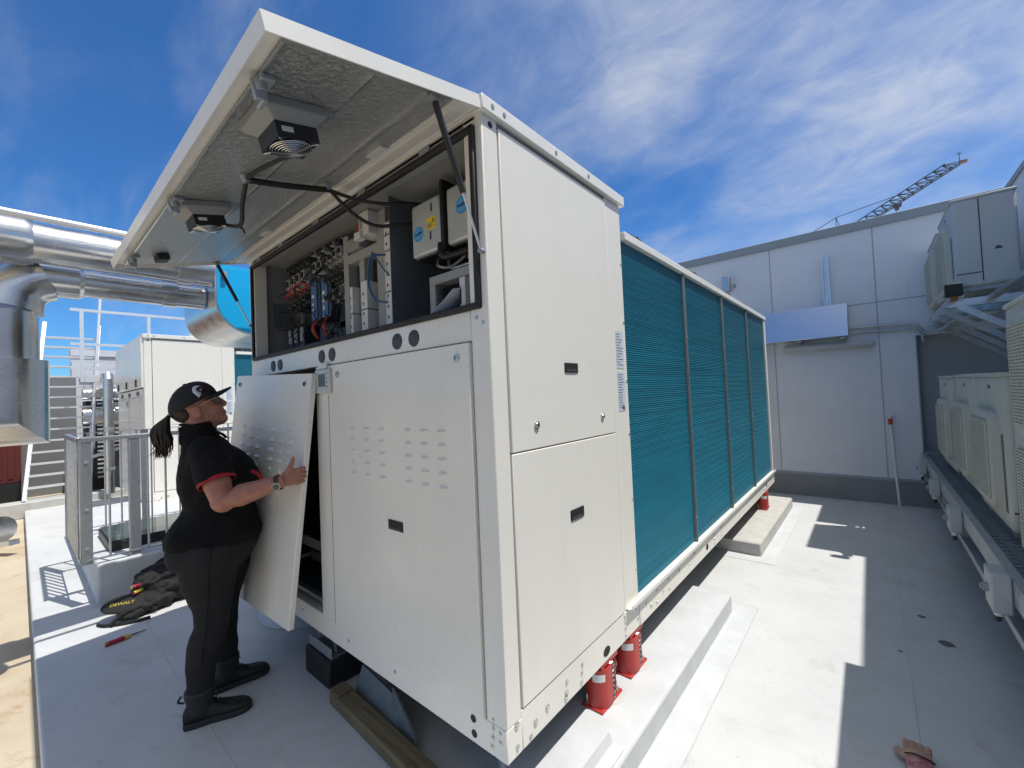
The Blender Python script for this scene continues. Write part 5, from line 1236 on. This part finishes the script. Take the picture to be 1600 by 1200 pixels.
b = MB(); b.box((-.62, Yw - .12, 2.88), (-.53, Yw - .003, 3.10)); b.build('box_shell', 'galv', T, bevel=.004); b = MB(); b.cyl((-.48, Yw - .05, 2.96), (-.48, Yw - .004, 2.96), .02, .02, 10); b.build('gland', 'galvd', T)
T = thing('white_pole', (1.14, 5.70, 0), 'white pole with red top leaning on the back wall', 'pole')
b = MB(); b.cyl((1.145, 5.70, .002), (1.112, 5.755, .97), .014, .014, 12); b.build('shaft', 'wplast', T); b = MB(); b.cyl((1.112, 5.755, .96), (1.110, 5.757, 1.03), .020, .020, 12); b.build('cap_sleeve', 'redtip', T); b = MB(); b.ell((1.110, 5.757, 1.04), .02, .02, .014, 10, 6); b.build('tip', 'wplast', T)

# ------------------------------------------------------------------ right wall and air conditioners
T = thing('right_wall', (2.2, 2, 0), 'tall pale wall carrying the air conditioners on the right', 'wall')
b = MB(); b.prism([(2.15, -6, -.1), (2.15, 6.1, -.1), (2.15, 6.1, 3.42), (2.15, -6, 3.42)], (.3, 0, 0)); b.build('wall_panel', 'wall', T)
b = MB(); b.box((2.13, -6, 3.42), (2.46, 6.12, 3.47)); b.build('coping_cap', 'coping', T)
def ac_unit(x0, y0, z0, dy, dx, dz, label, mt='ac', fans=1, grp='air conditioners on the right wall'):
    T = thing('air_conditioner', (x0 + dx / 2, y0 + dy / 2, z0), label, 'air conditioner', grp)
    b = MB(); b.box((x0, y0, z0 + .03), (x0 + dx, y0 + dy, z0 + dz - .012)); b.build('casing', mt, T, bevel=.022, seg=3)
    b = MB(); b.box((x0 - .006, y0 - .006, z0 + dz - .02), (x0 + dx + .004, y0 + dy + .006, z0 + dz)); b.build('top_cover', mt, T, bevel=.006)
    b = MB(); b.box((x0 + .02, y0 + .05, z0), (x0 + dx - .02, y0 + .12, z0 + .03)); b.build('foot', 'galvd', T); b = MB(); b.box((x0 + .02, y0 + dy - .12, z0), (x0 + dx - .02, y0 + dy - .05, z0 + .03)); b.build('foot', 'galvd', T)
    b = MB(); b.box((x0 + dx * .42, y0 - .0022, z0 + .06), (x0 + dx * .44, y0 + .002, z0 + dz - .03)); b.box((x0 + .01, y0 - .0022, z0 + .13), (x0 + dx * .42, y0 + .002, z0 + .138)); b.build('casing_joint', 'compd', T)
    fh = (dz - .12) / fans
    for k in range(fans):
        zc = z0 + .05 + fh * (k + .5); R_ = min(fh * .40, dy * .29); yc = y0 + dy * .56
        if fans == 1: zc -= .04
        b = MB(); rs = []
        for s_, xx in ((1.24, x0 + .002), (1.22, x0 - .03), (1.14, x0 - .036)):
            rs.append([Vector((xx, yc + R_ * s_ * math.copysign(abs(math.cos(2 * math.pi * i / 28)) ** .28, math.cos(2 * math.pi * i / 28)), zc + R_ * s_ * math.copysign(abs(math.sin(2 * math.pi * i / 28)) ** .28, math.sin(2 * math.pi * i / 28)))) for i in range(28)])
        b.loft(rs); gp = b.build('fan_grille', 'acgrille', T)
        q_ = R_ * .98
        b = MB(); b.box((x0 - .0375, yc - q_, zc - q_), (x0 - .034, yc + q_, zc + q_)); b.build('fan_opening', 'compd', gp)
        b = MB()
        for j in range(31):
            zj = zc - q_ + 2 * q_ * j / 30; b.bar((x0 - .043, yc - q_, zj), (x0 - .043, yc + q_, zj), .008, .0065, (0, 0, 1))
        for j in range(9): yj = yc - q_ + 2 * q_ * j / 8; b.box((x0 - .0475, yj - .003, zc - q_), (x0 - .0375, yj + .003, zc + q_))
        b.build('guard_slats', 'acgrille', gp)
    for q0, q1 in ((.06, .075), (.09, .10)):
        b = MB(); b.box((x0 - .0015, y0 + q0, z0 + .12), (x0 + .003, y0 + q1, z0 + dz * .62)); b.build('vent_slot', 'compd', T)
    b = MB(); b.prism([(x0 - .001, y0 + dy * .5, z0 + dz - .085), (x0 - .001, y0 + dy * .42, z0 + dz - .06), (x0 - .001, y0 + dy * .40, z0 + dz - .065), (x0 - .001, y0 + dy * .36, z0 + dz - .085)], (.002, 0, 0)); b.build('badge', 'compd', T); b = MB(); b.prism([(x0 + dx * .62, y0 - .001, z0 + .30), (x0 + dx * .66, y0 - .001, z0 + .325), (x0 + dx * .72, y0 - .001, z0 + .32), (x0 + dx * .75, y0 - .001, z0 + .298)], (0, .002, 0)); b.build('badge', 'compd', T)
    return T
XU = 1.53
ac_unit(XU, 4.02, 2.20, .80, .36, .76, 'upper grey air conditioner on the bracket, nearer of two', 'acgrey')
ac_unit(XU - .005, 4.93, 2.22, .78, .34, .72, 'upper air conditioner at the far end next to the back wall', 'acgrey')
XL = 1.46
ac_unit(XL, 2.25, .66, .74, .34, .85, 'lower cream air conditioner nearest the tall twin-fan one')
ac_unit(XL + .012, 3.17, .665, .74, .34, .85, 'middle cream air conditioner of the lower row of three')
ac_unit(XL + .004, 4.10, .66, .74, .34, .85, 'farthest cream air conditioner of the lower row of three')
ac_unit(XL - .005, .93, .66, 1.13, .40, 1.17, 'tall cream twin-fan air conditioner at the right edge', fans=2)
T = thing('clad_plenum', (1.8, 2.6, 2.2), 'bright metal-clad box above the tall air conditioner', 'plenum')
b = MB(); b.prism([(2.03, 1.0, 2.26), (2.03, 3.75, 2.26), (2.03, 3.75, 3.06), (2.03, 1.0, 3.20)], (.11, 0, 0)); b.build('box_shell', 'steelrough', T, bevel=.004)
b = MB(); b.bar((2.05, 1.0, 3.21), (2.05, 3.77, 3.07), .06, .02); b.build('top_flange', 'galvd', T)
# lower platform
T = thing('service_platform', (1.7, 3.2, .4), 'long grey metal platform under the lower air conditioners', 'platform', None)
b = MB(); b.box((1.355, -.6, .545), (1.375, 5.70, .63)); b.box((1.355, -.6, .63), (1.395, 5.70, .645)); b.box((1.376, -.6, .545), (1.40, 5.70, .553)); b.build('edge_beam', 'galvd', T, bevel=.003)
b = MB(); b.box((1.36, -.6, .39), (1.40, 5.70, .43)); b.build('lower_rail', 'galvd', T, bevel=.003)
for y in (.2, 1.15, 2.1, 3.05, 4.0, 4.95):
    b = MB(); b.box((1.362, y, .431), (1.398, y + .04, .5445)); b.build('spacer', 'galvd', T)
b = MB(); b.box((2.05, -.6, .40), (2.12, 5.70, .64)); b.build('wall_beam', 'galvd', T)
b = MB(); i = 0; y = -.5
while y < 5.6:
    b.bar((1.396, y, .635), (2.05, y + .34, .635), .005, .02); b.bar((1.396, y + .34, .635), (2.05, y, .635), .005, .02); y += .062
b.build('grating', 'galvd', T)
for y in (0, 1.1, 2.2, 3.3, 4.4, 5.5):
    b = MB(); b.box((1.38, y, .52), (2.1, y + .05, .615)); b.build('cross_beam', 'galvd', T)
b = MB(); b.box((1.62, -.6, .645), (1.66, 5.6, .66)); b.box((1.76, -.6, .645), (1.80, 5.6, .66)); b.build('unit_rail', 'galvd', T)
for k, (y, s_, lab) in enumerate(((5.15, .10, 'smallest far grey isolator box on the platform edge'), (4.05, .11, 'second farthest grey isolator box on the platform edge'), (2.95, .13, 'grey isolator box midway along the platform edge'), (1.72, .14, 'nearest large grey isolator box on the platform edge'))):
    Q = thing('isolator_box', (1.34, y, .5), lab, 'isolator box', 'isolator boxes along the platform')
    q = MB(); q.box((1.292, y - s_ / 2, .495), (1.354, y + s_ / 2, .495 + s_ * 1.2)); q.build('box_shell', 'boxgrey', Q, bevel=.008)
    q = MB(); q.cyl((1.292, y, .495 + s_ * .6), (1.277, y, .495 + s_ * .6), .02, .018, 14); q.bar((1.275, y - .02, .495 + s_ * .6), (1.275, y + .02, .495 + s_ * .6), .012, .012); q.build('switch_knob', 'comp', Q)
    q = MB(); q.cyl((1.32, y, .497), (1.32, y, .465), .016, .016, 12); q.build('gland', 'wplast', Q)
    q = MB(); q.tube(spline([(1.32, y, .465), (1.325, y + .08, .42), (1.345, y + .25, .44), (1.36, y + .5, .47)]), .011, 8); q.build('cable', 'rubber', Q)
for z_, lab in ((.47, 'upper thin pipe below the platform edge'), (.36, 'lower thin pipe below the platform edge')):
    b = MB(); b.cyl((1.43 if z_ > .4 else 1.40, -.6, z_ + .03), (1.43 if z_ > .4 else 1.40, 5.5, z_ + .03), .016, .016, 10); tag(b.build('service_pipe', 'galvd'), lab, 'pipe', 'pipes along the platform')
# upper bracket platform
T = thing('bracket_platform', (1.8, 4.6, 2.1), 'grey bracket frame with diagonal braces under the upper air conditioners', 'bracket frame')
b = MB(); b.box((1.50, 3.85, 2.12), (1.55, 5.76, 2.18)); b.box((1.86, 3.85, 2.12), (1.91, 5.76, 2.18)); b.build('edge_beam', 'galv', T, bevel=.002)
for y in (3.9, 4.4, 4.9, 5.4):
    b = MB(); b.box((1.46, y, 2.06), (2.12, y + .045, 2.12)); b.build('bracket_arm', 'galv', T)
    b = MB(); b.bar((1.52, y + .022, 2.07), (2.10, y + .022, 1.62), .045, .045); b.build('brace', 'galv', T)
b = MB(); b.box((2.06, 3.85, 1.1), (2.12, 3.93, 2.1)); b.box((2.06, 5.3, 1.1), (2.12, 5.38, 2.1)); b.build('wall_channel', 'galvd', T)
b = MB(); b.bar((1.70, 3.99, 2.105), (1.72, 2.2, 2.11), .05, .03); b.build('side_rail', 'galv', T)
b = MB()
for k in range(4): b.tube(spline([(1.45 + .04 * k, 5.7, 2.02), (1.52 + .05 * k, 5.0, 1.98 + .02 * k), (1.6 + .05 * k, 4.5, 2.03), (1.75 + .03 * k, 4.0, 2.0)]), .016, 8)
b.build('pipe_bundle', 'galvd', T)
Q = thing('security_light', (1.50, 3.82, 2.14), 'small black square floodlight on the bracket frame corner', 'floodlight')
b = MB(); b.box((1.44, 3.77, 2.135), (1.54, 3.84, 2.235)); b.build('lamp_head', 'rubber', Q, bevel=.008); b = MB(); b.box((1.47, 3.80, 2.10), (1.51, 3.84, 2.135)); b.build('bracket', 'rust', Q)

# ------------------------------------------------------------------ crane in the distance
T = thing('tower_crane', (-14, 60, 0), 'distant tower crane jib rising above the back wall', 'crane')
P0, P1 = Vector((-9.5, 60, 12.96)), Vector((9.1, 60, 22.80)); dj = (P1 - P0).normalized(); pj = Vector((0, 1, 0)); vj = pj.cross(dj) * -1
if vj.z < 0: vj = -vj
b = MB(); hgt, wdt = .80, .7; Lj = (P1 - P0).length; nb = 26
ch = lambda t, k: P0 + dj * Lj * t + (vj * hgt * (1 if t < .97 else max(0.2, 1 - (t - .97) * 25)) if k == 2 else pj * wdt * (k - .5) * 2 * .5)
for k in range(3): b.bar(ch(0, k), ch(1 if k < 2 else .955, k), .10, .10)
for i in range(nb):
    t0, t1, tm = i / nb, (i + 1) / nb, (i + .5) / nb
    for k in (0, 1): b.bar(ch(t0, k), ch(tm * .96, 2), .06, .06); b.bar(ch(tm * .96, 2), ch(t1, k), .06, .06)
    b.bar(ch(t0, 0), ch(t0, 1), .06, .06)
b.build('jib', 'crane', T)
b = MB(); b.box((8.9, 59.75, 22.70), (9.4, 60.25, 22.9)); b.build('jib_tip', 'cranered', T)
b = MB(); b.bar((8.9, 60, 22.8), (8.9, 60, 23.9), .05, .05); b.bar((8.7, 60, 23.7), (9.1, 60, 23.7), .05, .05); b.build('tip_mast', 'crane', T)
b = MB(); b.tube([(-9, 60, 17.0), (-2.62, 60, 19.55), (-1.03, 60, 20.33), (4.61, 60, 21.15)], .04, 6); b.bar((-1.03, 60, 20.3), (-1.1, 60, 18.4), .07, .07); b.bar((-1.03, 60, 20.3), (-.6, 60, 18.6), .07, .07); b.build('pendant_line', 'crane', T)
b = MB(); b.box((3.8, 59.7, 19.85), (4.5, 60.3, 20.1)); b.box((3.95, 59.8, 19.55), (4.3, 60.2, 19.85)); b.cyl((4.1, 60, 10), (4.1, 60, 19.6), .025, .025, 6); b.build('trolley', 'crane', T)
b = MB()
for sx in (-.7, .7):
    for sy in (-.7, .7): b.bar((-13.5 + sx, 60 + sy, -.12), (-13.5 + sx, 60 + sy, 12), .12, .12)
for i in range(12):
    for sy in (-.7, .7): b.bar((-14.2, 60 + sy, i), (-12.8, 60 + sy, i + 1), .07, .07)
b.bar((-13.5, 60, 11.0), (-9.5, 60, 13.1), .8, .8); b.build('mast', 'crane', T)
